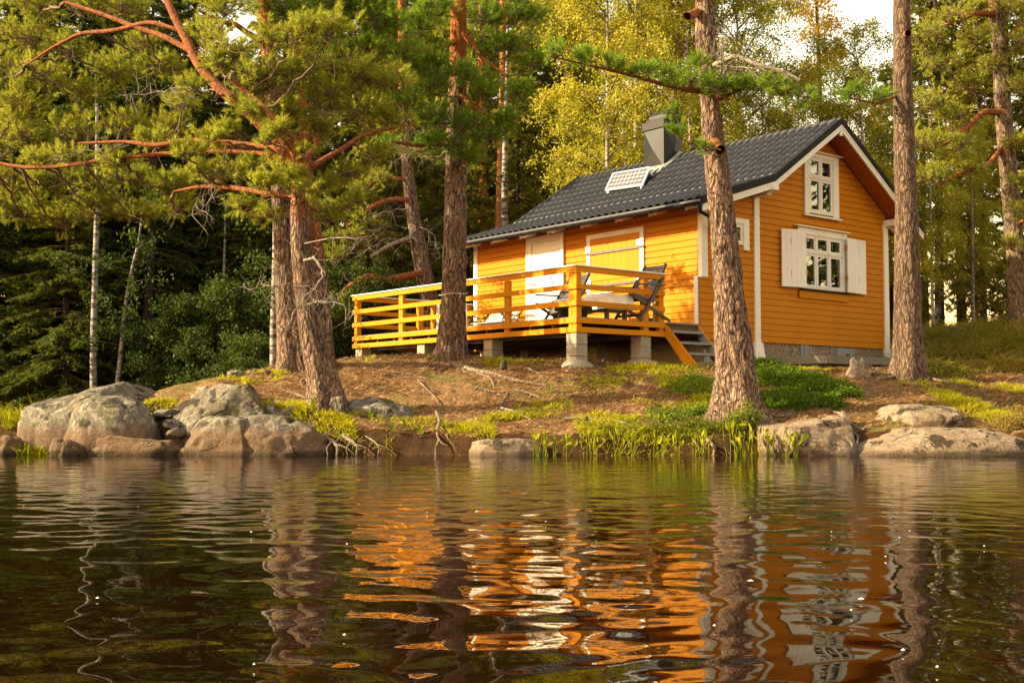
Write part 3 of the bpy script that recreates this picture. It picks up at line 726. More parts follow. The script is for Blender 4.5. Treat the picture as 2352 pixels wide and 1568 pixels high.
# cloth: draped sheet
nu_, nv_ = 61, 33; V = []; hx, hy, zt = .74, .30, .442
for j in range(nv_):
    for i in range(nu_):
        x = -1.02 + 2.04 * i / (nu_ - 1); y = -.56 + 1.12 * j / (nv_ - 1)
        ox = max(0, abs(x) - hx); oy = max(0, abs(y) - hy)
        fold = .020 * math.sin(x * 17 + y * 3) * min(1, oy * 6) + .02 * math.sin(y * 19) * min(1, ox * 6)
        px = math.copysign(min(abs(x), hx) + .05 * ox + (fold if ox > oy else 0) * 1, x); py = math.copysign(min(abs(y), hy) + .05 * oy + (fold if oy >= ox else 0), y)
        V.append((px, py, zt - max(ox, oy) * .97 + .006 * math.sin(x * 9) * math.sin(y * 7)))
F = [[j * nu_ + i, j * nu_ + i + 1, (j + 1) * nu_ + i + 1, (j + 1) * nu_ + i] for j in range(nv_ - 1) for i in range(nu_ - 1)]
cl = np_mesh('tablecloth', V, F, M['cloth'], None, True); cl.location = hp_(-.84, 1.15); cl.rotation_euler = (0, 0, HOUSE_ROT)
tag(cl, 'white printed cloth draped over the low veranda table', 'tablecloth')
# cast iron bench with white lattice back
t = empty('garden_bench', hp_(-5.48, 2.62), HOUSE_ROT); tag(t, 'garden bench with white lattice back and curled iron arms', 'bench')
lat = MB(); bw_, b0, b1 = .56, .40, .60
def bk(x, f): return (x, .16 + .16 * f, .38 + .22 * f)
n_ = 15
for k in range(-6, n_):
    x0 = -bw_ + 2 * bw_ * k / n_; x1 = x0 + .16
    for s in (1, -1):
        a, b = (x0, x1) if s == 1 else (x1, x0)
        if -bw_ <= min(a, b) and max(a, b) <= bw_: lat.bar(bk(a, .06), bk(b, .94), .012 if s == 1 else .010, .018, (0, -1, .8))
for f in (.03, .97): lat.bar(bk(-bw_, f), bk(bw_, f), .022, .05, (0, .2, 1))
lat.build('backrest', M['white_cap'], t)
se = MB()
for k in range(5): se.box(-bw_, bw_, -.26 + .085 * k, -.19 + .085 * k, .30, .318)
se.build('seat', M['curtain'], t)
for s in (-1, 1):
    x = s * (bw_ + .03); e = MB()
    e.tube([(x, .33, .63), (x, .22, .48), (x, .14, .36), (x, .22, .12), (x, .30, .0)], .017, 8)
    e.tube([(x, .27, .52), (x, .12, .44), (x, -.02, .45), (x, -.18, .50), (x, -.28, .52), (x, -.33, .48), (x, -.30, .44), (x, -.26, .47)], .016, 8)
    e.tube([(x, -.28, .51), (x, -.24, .40), (x, -.28, .34), (x, -.24, .2), (x, -.30, .0)], .017, 8); e.tube([(x, -.26, .36), (x, .14, .36)], .016, 8)
    e.tube([(x, -.1, .36), (x, -.05, .42), (x, .04, .40), (x, .1, .36)], .010, 6)
    e.build('iron_end', M['iron'], t, True)
# potted plants on the deck boards
def potplant(name, u, v, label, cat, flowers, seed, r=.085, h=.13):
    t = empty(name, hp_(u, v), HOUSE_ROT); tag(t, label, cat)
    mb = MB(); mb.lathe([(r * .75, 0), (r, h), (r * 1.12, h), (r * 1.12, h + .02), (r * .95, h + .02), (r * .9, h - .01)], (0, 0, 0), 20); mb.build('pot', M['pot'], t, True)
    rg = np.random.default_rng(seed); n = 420
    d = rg.normal(size=(n, 3)); d[:, 2] = np.abs(d[:, 2]); d /= np.linalg.norm(d, axis=1)[:, None]
    c = d * (rg.random((n, 1)) ** .4) * np.array([.17, .17, .15]) + np.array([0, 0, h + .02])
    V, F = leafquads(c, rg, .035, .02); np_mesh('leaves', V, F, M['potplant'], t)
    if flowers:
        n = 130; d = rg.normal(size=(26, 3)); d[:, 2] = np.abs(d[:, 2]) + .3; d /= np.linalg.norm(d, axis=1)[:, None]
        cc = d * np.array([.17, .17, .13]) + np.array([0, 0, h + .03]); c = np.repeat(cc, 9, 0) + rg.normal(size=(26 * 9, 3)) * .012
        V, F = leafquads(c, rg, .030, .024); np_mesh('flowers', V, F, M['red'], t)
def leafquads(c, rg, L, W, bias=None):
    n = len(c); a = rg.normal(size=(n, 3)); a /= np.linalg.norm(a, axis=1)[:, None]
    b = np.cross(a, rg.normal(size=(n, 3))); b /= np.linalg.norm(b, axis=1)[:, None] + 1e-9
    s = (.7 + .6 * rg.random((n, 1))); a = a * L * s; b = b * W * s
    V = np.stack([c - a, c + b - a * .1, c + a, c - b - a * .1], 1).reshape(-1, 3)
    return V, np.arange(4 * n).reshape(-1, 4)
potplant('potted_flowers', -.72, .36, 'black pot of red flowers behind the veranda rail', 'potted plant', True, 4)
potplant('potted_plant', -.30, .44, 'bushy green plant in a black pot behind the corner post', 'potted plant', False, 9)
potplant('potted_plant', -2.02, 1.32, 'small pale potted plant standing near the dark chair', 'potted plant', False, 12, .06, .30)
# ------------------------------------------------------------------ ground, shore, water
LAND = np.array([(-6.2, 17.3), (-5.5, 16.8), (-3, 16.6), (-2.3, 16.15), (-1, 16.08), (1, 16.0), (2.2, 16.12), (3, 16.05), (3.6, 16.2), (5, 16.0), (8, 16.0), (12, 16.1), (40, 17), (500, 10), (500, 500), (-500, 500), (-500, 26), (-40, 27), (-13, 27.3), (-7.5, 27.8), (-5.6, 26.6), (-4.9, 24.2), (-5.0, 21.8), (-5.5, 19.6), (-6.1, 18.3)])
def land_sd(x, y):
    P = np.stack([np.ravel(x), np.ravel(y)], 1); n = len(LAND); best = np.full(len(P), 1e9); ins = np.zeros(len(P), bool)
    for i in range(n):
        a = LAND[i]; b = LAND[(i + 1) % n]; ab = b - a
        t = np.clip(((P - a) @ ab) / (ab @ ab), 0, 1); d = np.linalg.norm(P - (a + t[:, None] * ab), axis=1)
        best = np.minimum(best, d)
        c = ((a[1] > P[:, 1]) != (b[1] > P[:, 1])); xs = a[0] + (P[:, 1] - a[1]) / (b[1] - a[1] + 1e-12) * ab[0]
        ins ^= c & (P[:, 0] < xs)
    return np.where(ins, best, -best)
_cp = []
def cp(xd, yd, Y): p = at(xd, yd, Y); _cp.append((p.x, p.y, p.z))
for a in ((750, 942, 17.2), (1100, 922, 18), (1692, 962, 17.3), (1300, 900, 18.3), (1500, 935, 17.5), (850, 880, 18.6), (1000, 860, 19.4), (900, 975, 16.7), (1850, 950, 17.4), (1850, 890, 18.8), (2086, 868, 19.8), (2240, 905, 18.8), (2340, 965, 17.2),
          (2300, 850, 21.5), (2200, 775, 26.5), (2345, 762, 27), (2150, 835, 22), (500, 876, 18.3), (620, 848, 19.4), (450, 893, 17.8), (680, 848, 19.5), (745, 838, 19.6), (560, 865, 18.8), (380, 905, 17.6), (640, 838, 20.5), (1036, 822, 21.0), (1950, 835, 20.6)): cp(*a)
for x in np.arange(-2, 14, 2.0): _cp.append((x, 16.3, .33))
_cp += [(-6.0, 17.6, .75), (-5.3, 20.5, .9), (-4.6, 23, .9), (-4.3, 25.5, 1.0), (1.1, 19.87, 1.335), (2.31, 20.85, 1.43), (-.37, 21.66, 1.56), (-1.75, 23.3, 1.63), (-3.2, 25.1, 1.65), (4.9, 22.6, 1.44), (5.6, 21.0, 1.28), (6.6, 21.8, 1.36), (8.3, 25.6, 1.72), (3.2, 20.9, 1.40), (0, 24, 1.45), (3, 26, 1.6), (0, 32, 2.1), (5, 33, 2.2), (11, 36, 2.7), (16, 30, 3.0), (13, 24, 2.2), (-4.5, 31, 1.4), (-10, 31, .9), (-20, 31, 1.0), (-14, 28, .3), (-30, 29, .4),
        (20, 70, 2.5), (-20, 60, 5), (0, 60, 4.5), (70, 60, 4), (-80, 60, 6), (30, 20, 1.4), (60, 20, 1.5), (0, 150, 6), (120, 150, 3), (-120, 150, 9)]
_cp = np.array(_cp); _cx = _cp[:, :2]
def _tps(r2): return np.where(r2 > 1e-9, r2 * np.log(np.sqrt(r2) + 1e-9), 0)
_NC = len(_cp); _K = _tps(((_cx[:, None] - _cx[None]) ** 2).sum(-1)) + np.eye(_NC) * .6
_A = np.zeros((_NC + 3, _NC + 3)); _A[:_NC, :_NC] = _K; _A[:_NC, _NC] = 1; _A[:_NC, _NC + 1:] = _cx; _A[_NC, :_NC] = 1; _A[_NC + 1:, :_NC] = _cx.T
_w = np.linalg.solve(_A, np.concatenate([_cp[:, 2], np.zeros(3)]))
def ground(x, y, detail=True):
    x = np.ravel(np.asarray(x, float)); y = np.ravel(np.asarray(y, float)); o = np.zeros(len(x))
    for s in range(0, len(x), 40000):
        q = np.stack([x[s:s + 40000], y[s:s + 40000]], 1)
        o[s:s + 40000] = _tps(((q[:, None] - _cx[None]) ** 2).sum(-1)) @ _w[:_NC] + _w[_NC] + q @ _w[_NC + 1:]
    far = np.hypot(x, y - 25); o = np.where(far > 90, np.clip(o, 1, 8) * np.clip((300 - far) / 210, 0, 1) + 3 * np.clip((far - 90) / 210, 0, 1), o)
    sd = land_sd(x, y)
    if detail:
        P = np.stack([x, y, x * 0], 1)
        o = o + .05 * fbm(P * .9, 3, 4) + .075 * fbm(P * 3.1, 8, 4) + .022 * fbm(P * 12, 12, 2)
        sd = sd + .14 * fbm(P * 1.7, 21, 3)
    k = np.clip(sd / .26, 0, 1); k = k * k * (3 - 2 * k)
    o = np.maximum(o, .12)
    return np.where(sd > 0, -.06 + (o + .06) * k, -.06 - np.minimum(.8, -sd * .7))
def gz(x, y): return float(ground([x], [y])[0])
_gy = np.arange(15.6, 45, .06)
def gpt(xd, yd):
    """the first point of the ground on the line of sight of that pixel"""
    p = at(xd, yd, 1.0); X = p.x * _gy; Z = CAM_H + (p.z - CAM_H) * _gy
    g = ground(X, _gy, False); i = np.argmax(g >= Z)
    if g[i] < Z[i]: i = len(_gy) - 1
    return Vector((X[i], _gy[i], gz(X[i], _gy[i])))
def axis_(lo, hi, step, far, grow=1.25):
    a = list(np.arange(lo, hi + 1e-6, step)); s = step
    while a[-1] < far: s *= grow; a.append(a[-1] + s)
    b = []; s = step; v = lo
    while v > -far: s *= grow; v -= s; b.append(v)
    return np.array(b[::-1] + a)
_xs = axis_(-8, 9.6, .055, 450); _ys = axis_(15.5, 24, .05, 450, 1.12); _ys = np.concatenate([[-450, -200, -80, -20, 6, 12, 14.5, 15.2], _ys[_ys >= 15.5]])
_X, _Y = np.meshgrid(_xs, _ys); _Z = ground(_X, _Y)
# under open water behind the camera keep the bed low
_V = np.stack([_X.ravel(), _Y.ravel(), _Z], 1); _nx = len(_xs)
_i = np.arange(len(_ys) - 1)[:, None] * _nx + np.arange(_nx - 1)
_F = np.stack([_i, _i + 1, _i + _nx + 1, _i + _nx], -1).reshape(-1, 4)
m = NT('forest_floor'); v = m.coords((1, 1, 1), 'World')
n1 = m.noise(v, .9, 4, .6); n2 = m.noise(v, 6, 5, .65); n3 = m.noise(v, 45, 4, .7); n4 = m.noise(m.coords((60, 260, 60), 'World', (0, 0, .6)), 1, 2)
lit = m.mix(m.ramp(n3, [(.3, 0), (.7, 1)]), (.055, .024, .008), (.40, .215, .090)); chips = m.vor(m.coords((1, 1, 1), 'World'), 34); cs_ = m.N('SeparateColor'); m.L(chips.outputs['Color'], cs_.inputs[0]); lit = m.mix(m.ramp(cs_.outputs[0], [(.55, 0), (.6, .55)]), lit, (.10, .045, .015)); lit = m.mix(m.ramp(cs_.outputs[1], [(.80, 0), (.84, .7)]), lit, (.50, .32, .16))
lit = m.mix(m.ramp(n4, [(.45, 0), (.75, .6)]), lit, (.38, .225, .095))
lit = m.mix(m.ramp(n2, [(.42, 0), (.62, .55)]), lit, (.12, .055, .020))
gr = m.mix(n3, (.05, .07, .012), (.15, .15, .03))
c = m.mix(m.ramp(n1, [(.50, 0), (.66, .75)]), lit, gr)
g = m.N('NewGeometry'); sx = m.N('SeparateXYZ'); m.L(g.outputs['True Normal'], sx.inputs[0])
soil = m.mix(n2, (.025, .013, .006), (.10, .05, .02))
c = m.mix(m.ramp(m.math('ADD', sx.outputs['Z'], m.math('MULTIPLY', m.math('SUBTRACT', n2, .5), .3)), [(.62, 1), (.82, 0)]), c, soil)
m.principled(c, .95, m.bump(m.math('ADD', n2, m.math('MULTIPLY', n3, .6)), 1.0, .06), spec=.1); M['floor'] = m.mat
gr_ = np_mesh('ground', _V, _F, M['floor'], None, True); tag(gr_, kind='structure')

# water: a fan of cells fine near the eye, coarser away; long low ripples are real displacement
_r = [1.3]
while _r[-1] < 70: _r.append(_r[-1] + max(.014, min(.0042 * _r[-1], 2.0) if _r[-1] < 18 else .05 * (_r[-1] - 16.9)))
_r = np.array(_r); _t = np.concatenate([np.linspace(-2.4, -.55, 25)[:-1], np.linspace(-.55, .55, 420), np.linspace(.55, 2.4, 25)[1:]])
_T, _RR = np.meshgrid(_t, _r); _wx = (_T * _RR).ravel(); _wy = _RR.ravel()
rg = np.random.default_rng(11); _wz = np.zeros(len(_wx))
_warp = .5 * fbm(np.stack([_wx * .55, _wy * .55, _wx * 0], 1), 5, 3); _warp2 = .5 * fbm(np.stack([_wx * .55, _wy * .55, _wx * 0 + 9], 1), 15, 3)
for lam, slope, n in ((1.1, .003, 4), (.60, .010, 8), (.36, .017, 14), (.21, .022, 18), (.14, .015, 16)):
    for _ in range(n):
        th = rg.uniform(0, 2 * PI); l = lam * rg.uniform(.75, 1.3); k = 2 * PI / l
        _wz += (np.clip((_wy - 2.8) / 4.0, .42, 1) if lam < .3 else 1) * np.clip(1.35 - _wy * .022 / lam * .55, .0, 1) * slope * 1.414 / math.sqrt(n) / k * np.sin(k * ((_wx + _warp * .9) * math.cos(th) + (_wy + _warp2 * .7) * math.sin(th)) + rg.uniform(0, 6.28))
_wz *= np.clip((26 - _wy) / 8, .25, 1) * (.55 + .9 * vnoise(np.stack([_wx * .35, _wy * .22, _wx * 0], 1), 31))
_nt = len(_t); _i = np.arange(len(_r) - 1)[:, None] * _nt + np.arange(_nt - 1)
_F = np.stack([_i, _i + 1, _i + _nt + 1, _i + _nt], -1).reshape(-1, 4)
_V = np.stack([_wx, _wy, _wz], 1)
_b = len(_V); _V = np.concatenate([_V, [(-3.12, 1.3, 0), (3.12, 1.3, 0), (400, -60, 0), (-400, -60, 0), (-400, 166.6, -.3), (400, 166.6, -.3)]])
m = NT('lake_water'); v = m.coords((1, 1.9, 1), 'World')
n1 = m.noise(v, 7.5, 3, .5, .4); n2 = m.noise(v, 19, 2, .5)
h = m.math('ADD', m.math('MULTIPLY', n1, .6), m.math('MULTIPLY', n2, .18))
ps = m.N('NewGeometry'); sy = m.N('SeparateXYZ'); m.L(ps.outputs['Position'], sy.inputs[0]); h = m.math('MULTIPLY', h, m.maprange(sy.outputs['Y'], 3.5, 9, .15, 1)); nrm_ = m.bump(h, .055, .05)
p = m.principled((.007, .0026, .0006), .012, nrm_, 0, .5); p.inputs['IOR'].default_value = 1.33; M['water'] = m.mat
wa = np_mesh('water', _V, np.concatenate([_F, [[_b, _b + 1, _b + 2, _b + 3]]]), M['water'], None, True); tag(wa, kind='structure')

# ------------------------------------------------------------------ rocks
def rock_mat(name, base, lich=.5, wet=.34, moss=.3, warm=(.30, .20, .13)):
    m = NT(name); v = m.coords((1, 1, 1), 'World'); n1 = m.noise(v, 1.6, 5, .6); n2 = m.noise(v, 9, 6, .7); n3 = m.noise(v, 60, 4, .7); n4 = m.noise(v, 3.4, 6, .68, .4)
    n5 = m.noise(v, 24, 5, .75); c = m.mix(n1, [x * .72 for x in base], [min(1, x * 1.18) for x in base]); c = m.mix(m.ramp(n5, [(.40, .75), (.56, 0)]), c, [x * .40 for x in base]); c = m.mix(m.ramp(n5, [(.58, 0), (.66, .6)]), c, [min(1, x * 1.7) for x in base]); c = m.mix(m.ramp(n3, [(.35, 0), (.66, .8)]), c, [x * .42 for x in base])
    c = m.mix(m.ramp(n2, [(.50, 0), (.60, lich)]), c, (.36, .32, .25))
    up = m.math('ADD', m.worldz(), m.math('MULTIPLY', m.math('SUBTRACT', n1, .5), .35))
    hi = m.ramp(m.maprange(up, wet - .02, wet + .10), [(0, 0), (1, 1)])
    blk = m.math('MULTIPLY', m.ramp(n4, [(.53, 0), (.58, 1)]), hi)
    c = m.mix(m.math('MULTIPLY', blk, .9), c, (.028, .022, .015))
    mo = m.math('MULTIPLY', m.ramp(m.noise(v, 2.3, 5, .65), [(.54, 0), (.66, 1)]), hi); c = m.mix(m.math('MULTIPLY', mo, moss), c, (.085, .080, .018))
    lo = m.mix(m.ramp(n2, [(.3, 0), (.7, 1)]), [x * .6 for x in warm], [min(1, x * 1.25) for x in warm]); lo = m.mix(m.ramp(n3, [(.35, 0), (.66, .6)]), lo, [x * .45 for x in warm]); lo = m.mix(m.ramp(n5, [(.40, .6), (.55, 0)]), lo, [x * .45 for x in warm])
    c = m.mix(hi, lo, c)
    wv_ = m.N('VectorMath', operation='ADD'); wn_ = m.N('TexNoise'); wn_.inputs['Scale'].default_value = 2.5; m.L(v, wn_.inputs['Vector']); ws_ = m.N('VectorMath', operation='SCALE'); ws_.inputs['Scale'].default_value = .22; m.L(wn_.outputs['Color'], ws_.inputs[0]); m.L(v, wv_.inputs[0]); m.L(ws_.outputs[0], wv_.inputs[1])
    cr = m.vor(wv_.outputs[0], 1.25, 'DISTANCE_TO_EDGE').outputs['Distance']; crk = m.math('MULTIPLY', m.ramp(cr, [(.0, 1), (.011, 0)]), m.ramp(m.noise(v, 1.5, 3), [(.53, 0), (.60, .9)])); c = m.mix(crk, c, (.022, .015, .009))
    damp = m.ramp(m.maprange(m.worldz(), -.02, .09), [(0, .32), (.55, .5), (1, 1)]); c = m.mix(1, c, damp, 'MULTIPLY')
    h = m.math('SUBTRACT', m.math('ADD', m.math('ADD', n2, m.math('MULTIPLY', n3, .35)), m.math('MULTIPLY', n4, .8)), m.math('MULTIPLY', crk, .8))
    m.principled(c, .9, m.bump(h, 1.0, .05), spec=.15); return m.mat
M['granite'] = rock_mat('lichen_granite', (.235, .190, .140), .60, .30, .55, (.215, .138, .085))
M['slab'] = rock_mat('bare_granite', (.37, .265, .175), .15, .03, .22, (.34, .235, .155))
def rockmesh(c, r, seed, amp=.2, fr=1.3, power=.82, rz=0, cuts=6, tilt=(0, 0), res=(80, 50), rough=1.0):
    nu, nv = res
    th = np.linspace(0, 2 * PI, nu, endpoint=False); ph = np.linspace(-PI / 2, PI / 2, nv)
    T, P = np.meshgrid(th, ph); d = np.stack([np.cos(P) * np.cos(T), np.cos(P) * np.sin(T), np.sin(P)], -1).reshape(-1, 3)
    V = np.sign(d) * np.abs(d) ** power
    rgk = np.random.default_rng(seed)
    for _ in range(cuts):            # planar breaks
        n = rgk.normal(size=3); n[2] = abs(n[2]) * .6; n /= np.linalg.norm(n); k = rgk.uniform(.76, .97); s = V @ n - k
        V = V - np.where(s > 0, s, 0)[:, None] * n * .97
    V = V * (1 + amp * fbm(V * fr + seed * 3.7, seed, 5) - amp * .55 * (1 - np.abs(2 * vnoise(V * fr * 1.6 + seed * 1.3, seed + 2) - 1)) ** 5)[:, None] + .05 * amp * 5 * (fbm(V * 5 + seed, seed + 5, 3)[:, None]) * d * .5
    V = V * np.array(r); V = V + d * rough * (.022 * fbm(V * 4.5 + seed, seed + 31, 4) + .016 * fbm(V * 14 + seed, seed + 37, 3) - .014 * (1 - np.abs(2 * vnoise(V * 3.2 + seed * 2.1, seed + 41) - 1)) ** 6)[:, None]
    for a, ax in ((tilt[0], 'x'), (tilt[1], 'y')):
        c_, s_ = math.cos(a), math.sin(a)
        if ax == 'x': V = np.stack([V[:, 0], V[:, 1] * c_ - V[:, 2] * s_, V[:, 1] * s_ + V[:, 2] * c_], 1)
        else: V = np.stack([V[:, 0] * c_ + V[:, 2] * s_, V[:, 1], -V[:, 0] * s_ + V[:, 2] * c_], 1)
    c_, s_ = math.cos(rz), math.sin(rz); V = np.stack([V[:, 0] * c_ - V[:, 1] * s_, V[:, 0] * s_ + V[:, 1] * c_, V[:, 2]], 1)
    i = np.arange(nv - 1)[:, None] * nu; j = np.arange(nu); k = (j + 1) % nu
    return V, np.stack([i + j, i + k, i + nu + k, i + nu + j], -1).reshape(-1, 4)
def rock(name, label, x0, x1, ytop, Y, depth, seed, mat='granite', zbot=-.35, cat='rock', ybot=None, group=None, **k):
    """boulder spanning pixels x0..x1, its top at ytop, its middle at depth Y"""
    a = at(x0, ytop, Y); b = at(x1, ytop, Y); zt = a.z
    if ybot is not None: zbot = at(x0, ybot, Y - depth * .6).z
    c = Vector(((a.x + b.x) / 2, Y, (zt + zbot) / 2)); r = ((b.x - a.x) / 2 * 1.02, depth, (zt - zbot) / 2 * 1.04)
    V, F = rockmesh(None, r, seed, **k)
    o = np_mesh(name, V, F, M[mat], None, True, loc=c); tag(o, label, cat, group); return o
rock('boulder', 'tallest grey boulder at the left end of the point, lichen on its flank', 78, 385, 878, 17.3, .95, 3, power=.40, amp=.10, cuts=8, zbot=-.5, tilt=(0, .04), res=(170, 110))
rock('boulder', 'rounded dome shaped boulder in front of the tallest boulder', 138, 365, 912, 16.55, .50, 8, power=.72, amp=.07, cuts=5, zbot=-.9, res=(150, 96))
rock('rock', 'small low stone at the waterline below the dome boulder', 106, 192, 1012, 16.05, .22, 12, power=.8, amp=.25)
rock('rock', 'long low stone ledge along the waterline between the two boulder groups', 188, 428, 1002, 16.15, .26, 15, power=.55, amp=.22, cuts=8)
rock('boulder', 'lichen spotted boulder on the point under the twin pines', 388, 645, 886, 17.0, .62, 23, power=.5, amp=.12, cuts=10, zbot=-.2, res=(170, 110))
rock('boulder', 'cracked brown boulder rising from the water below the lichen boulder', 400, 640, 958, 16.3, .50, 27, power=.5, amp=.10, cuts=10, zbot=-.5, res=(150, 96))
rock('boulder', 'sloping wedge shaped boulder at the waterline ending at the root bank', 530, 762, 962, 16.22, .45, 34, power=.8, amp=.10, cuts=7, zbot=-.45, tilt=(0, .22), res=(150, 96))
rock('rock', 'mossy lichen crusted stone beside the foot of the leaning pine', 590, 700, 915, 17.0, .35, 38, power=.75, amp=.25)
rock('rock', 'small stone in the water at the left edge of the picture', -14, 57, 1002, 16.4, .25, 41, power=.75, amp=.2)
rock('rock', 'long rounded stone at the waterline below the grassy bank', 1052, 1262, 1008, 16.0, .30, 52, 'slab', power=.7, amp=.10, cuts=6, rough=.6)
rock('rock', 'pale lichen slab on the slope right of the leaning pine', 800, 962, 915, 17.35, .42, 57, 'granite', power=.8, amp=.14, tilt=(.1, .2), ybot=985)
rock('rock', 'small pale stone set in the middle of the bank', 1062, 1112, 960, 17.0, .14, 61, 'slab', power=.75, amp=.15, ybot=985, res=(40, 24))
rock('rock', 'brown rock slab behind the driftwood root', 1735, 1985, 955, 16.35, .5, 66, 'slab', power=.6, amp=.10, cuts=8, rough=.7, res=(150, 96))
rock('rock', 'broad smooth rock dome at the waterline on the right', 1915, 2372, 983, 16.3, .62, 71, 'slab', power=.86, amp=.06, cuts=3, rough=.5, res=(170, 100))
rock('rock', 'angular rock slab above the smooth dome on the right', 1975, 2250, 930, 17.0, .62, 77, 'slab', power=.6, amp=.10, cuts=9, zbot=.1, rough=.7, res=(150, 96))
for i, (x0, x1, yt, Y, lb) in enumerate(((1995, 2025, 850, 20, 'small stone between stump and boardwalk'), (2205, 2232, 800, 24, 'grey stone in the heather slope'), (520, 566, 848, 18.9, 'flat grey stone in the crest grass'), (566, 600, 846, 19.1, 'pale round stone in the crest grass'), (600, 626, 850, 19.0, 'smallest pale stone by the twin pine roots'), (348, 418, 938, 16.9, 'flat stone step between the boulders'), (372, 420, 962, 16.6, 'lower stone step between the boulders'), (382, 424, 982, 16.35, 'lowest broken stone between the boulders'))):
    rock('stone', lb, x0, x1, yt, Y, .16, 80 + i, 'granite' if i > 1 else 'slab', power=.75, amp=.2, ybot=yt + 24, cat='stone', res=(40, 24))
# ------------------------------------------------------------------ foliage building blocks
def frames(D, rg):
    D = D / (np.linalg.norm(D, axis=1)[:, None] + 1e-9)
    a = rg.normal(size=D.shape); X = np.cross(D, a); X /= np.linalg.norm(X, axis=1)[:, None] + 1e-9
    return np.stack([X, np.cross(D, X), D], 1)      # rows: local axes
def make_tuft(seed, n=30, L=.11, nl=.080, w=.0050):
    rg = np.random.default_rng(seed); t = rg.random(n) ** .7 * L; a = rg.random(n) * 2 * PI; th = R(62) - R(38) * (t / L) + rg.normal(0, .15, n)
    d = np.stack([np.sin(th) * np.cos(a), np.sin(th) * np.sin(a), np.cos(th)], 1); b = np.stack([0 * t, 0 * t, t], 1)
    s = np.cross(d, rg.normal(size=(n, 3))); s /= np.linalg.norm(s, axis=1)[:, None]
    ln = nl * (.75 + .5 * rg.random((n, 1)))
    return np.stack([b + s * w, b - s * w, b + d * ln], 1)        # n,3,3
TUFTS = [make_tuft(k) for k in range(5)]
TUFTS_LO = [make_tuft(k + 20, 16, .10, .075, .0075) for k in range(4)]
def tufts_mesh(pos, dirs, scale, rg, lib=TUFTS):
    pos = np.asarray(pos); dirs = np.asarray(dirs); scale = np.asarray(scale); out = []
    which = rg.integers(0, len(lib), len(pos))
    for k, T in enumerate(lib):
        s = which == k
        if not s.any(): continue
        Fm = frames(dirs[s], rg)
        W = np.einsum('nij,tjk->ntik', T, Fm.transpose(0, 1, 2)[None, 0]) if False else np.einsum('aij,bjk->baik', T, Fm)
        out.append((W * scale[s][:, None, None, None] + pos[s][:, None, None, :]).reshape(-1, 3))
    V = np.concatenate(out); return V, np.arange(len(V)).reshape(-1, 3)
def quad_curve(a, b, c, n):
    t = np.linspace(0, 1, n)[:, None]; return (1 - t) ** 2 * a + 2 * t * (1 - t) * b + t * t * c
def pad(c, rx, rz, root, rg, n=34, tl=5, bare=.12, ry=None):
    """a clump of pine shoots: twigs fan out from the root end of the clump, tufts sit on their outer halves"""
    c = np.array(c); root = np.array(root); lines = []; P = []; D = []; S = []
    R3 = np.array([rx, ry or rx, rz]); inn = c + (root - c) * .25
    for i in range(n):
        d = rg.normal(size=3); d /= np.linalg.norm(d); d[2] = d[2] * .8 + .25
        tgt = c + d * R3 * rg.uniform(.35, 1.0); st = inn + rg.normal(size=3) * R3 * .28
        mid = (st + tgt) / 2 + np.array([0, 0, -.12 * rz]) + rg.normal(size=3) * .10 * rx
        Q = quad_curve(st, mid, tgt, 7); lines.append((Q, np.linspace(.007, .0025, 7)))
        if rg.random() < bare: continue
        td = tgt - mid; td /= np.linalg.norm(td) + 1e-9
        P.append(tgt); D.append(td + np.array([0, 0, .45])); S.append(rg.uniform(.85, 1.25))
        for k in range(tl):
            f = rg.uniform(.30, .98); q = Q[int(f * 6)] if rg.random() < .5 else (1 - f) ** 2 * st + 2 * f * (1 - f) * mid + f * f * tgt
            sd = rg.normal(size=3) + np.array([0, 0, .5]) + td * .6; sd /= np.linalg.norm(sd); ln = rg.uniform(.03, .17) * (rx / .5)
            q2 = q + sd * ln; lines.append((np.stack([q, q2]), np.array([.003, .002])))
            P.append(q2); D.append(sd + td * .3 + np.array([0, 0, .3])); S.append(rg.uniform(.7, 1.15))
    return lines, P, D, S
def path_np(pts, n):
    P = np.array([list(p) for p in pts], float); s = np.concatenate([[0], np.cumsum(np.linalg.norm(np.diff(P[:, :3], axis=0), axis=1))]); t = np.linspace(0, s[-1], n)
    Q = np.stack([np.interp(t, s, P[:, k]) for k in range(P.shape[1])], 1)
    k = max(1, n // (len(P) * 3)); ker = np.ones(2 * k + 1) / (2 * k + 1)       # soften the corners
    for j in range(Q.shape[1]):
        e = np.concatenate([2 * Q[0, j] - Q[1:k + 1, j][::-1], Q[:, j], 2 * Q[-1, j] - Q[-k - 1:-1, j][::-1]]); Q[:, j] = np.convolve(e, ker, 'valid')
    return Q
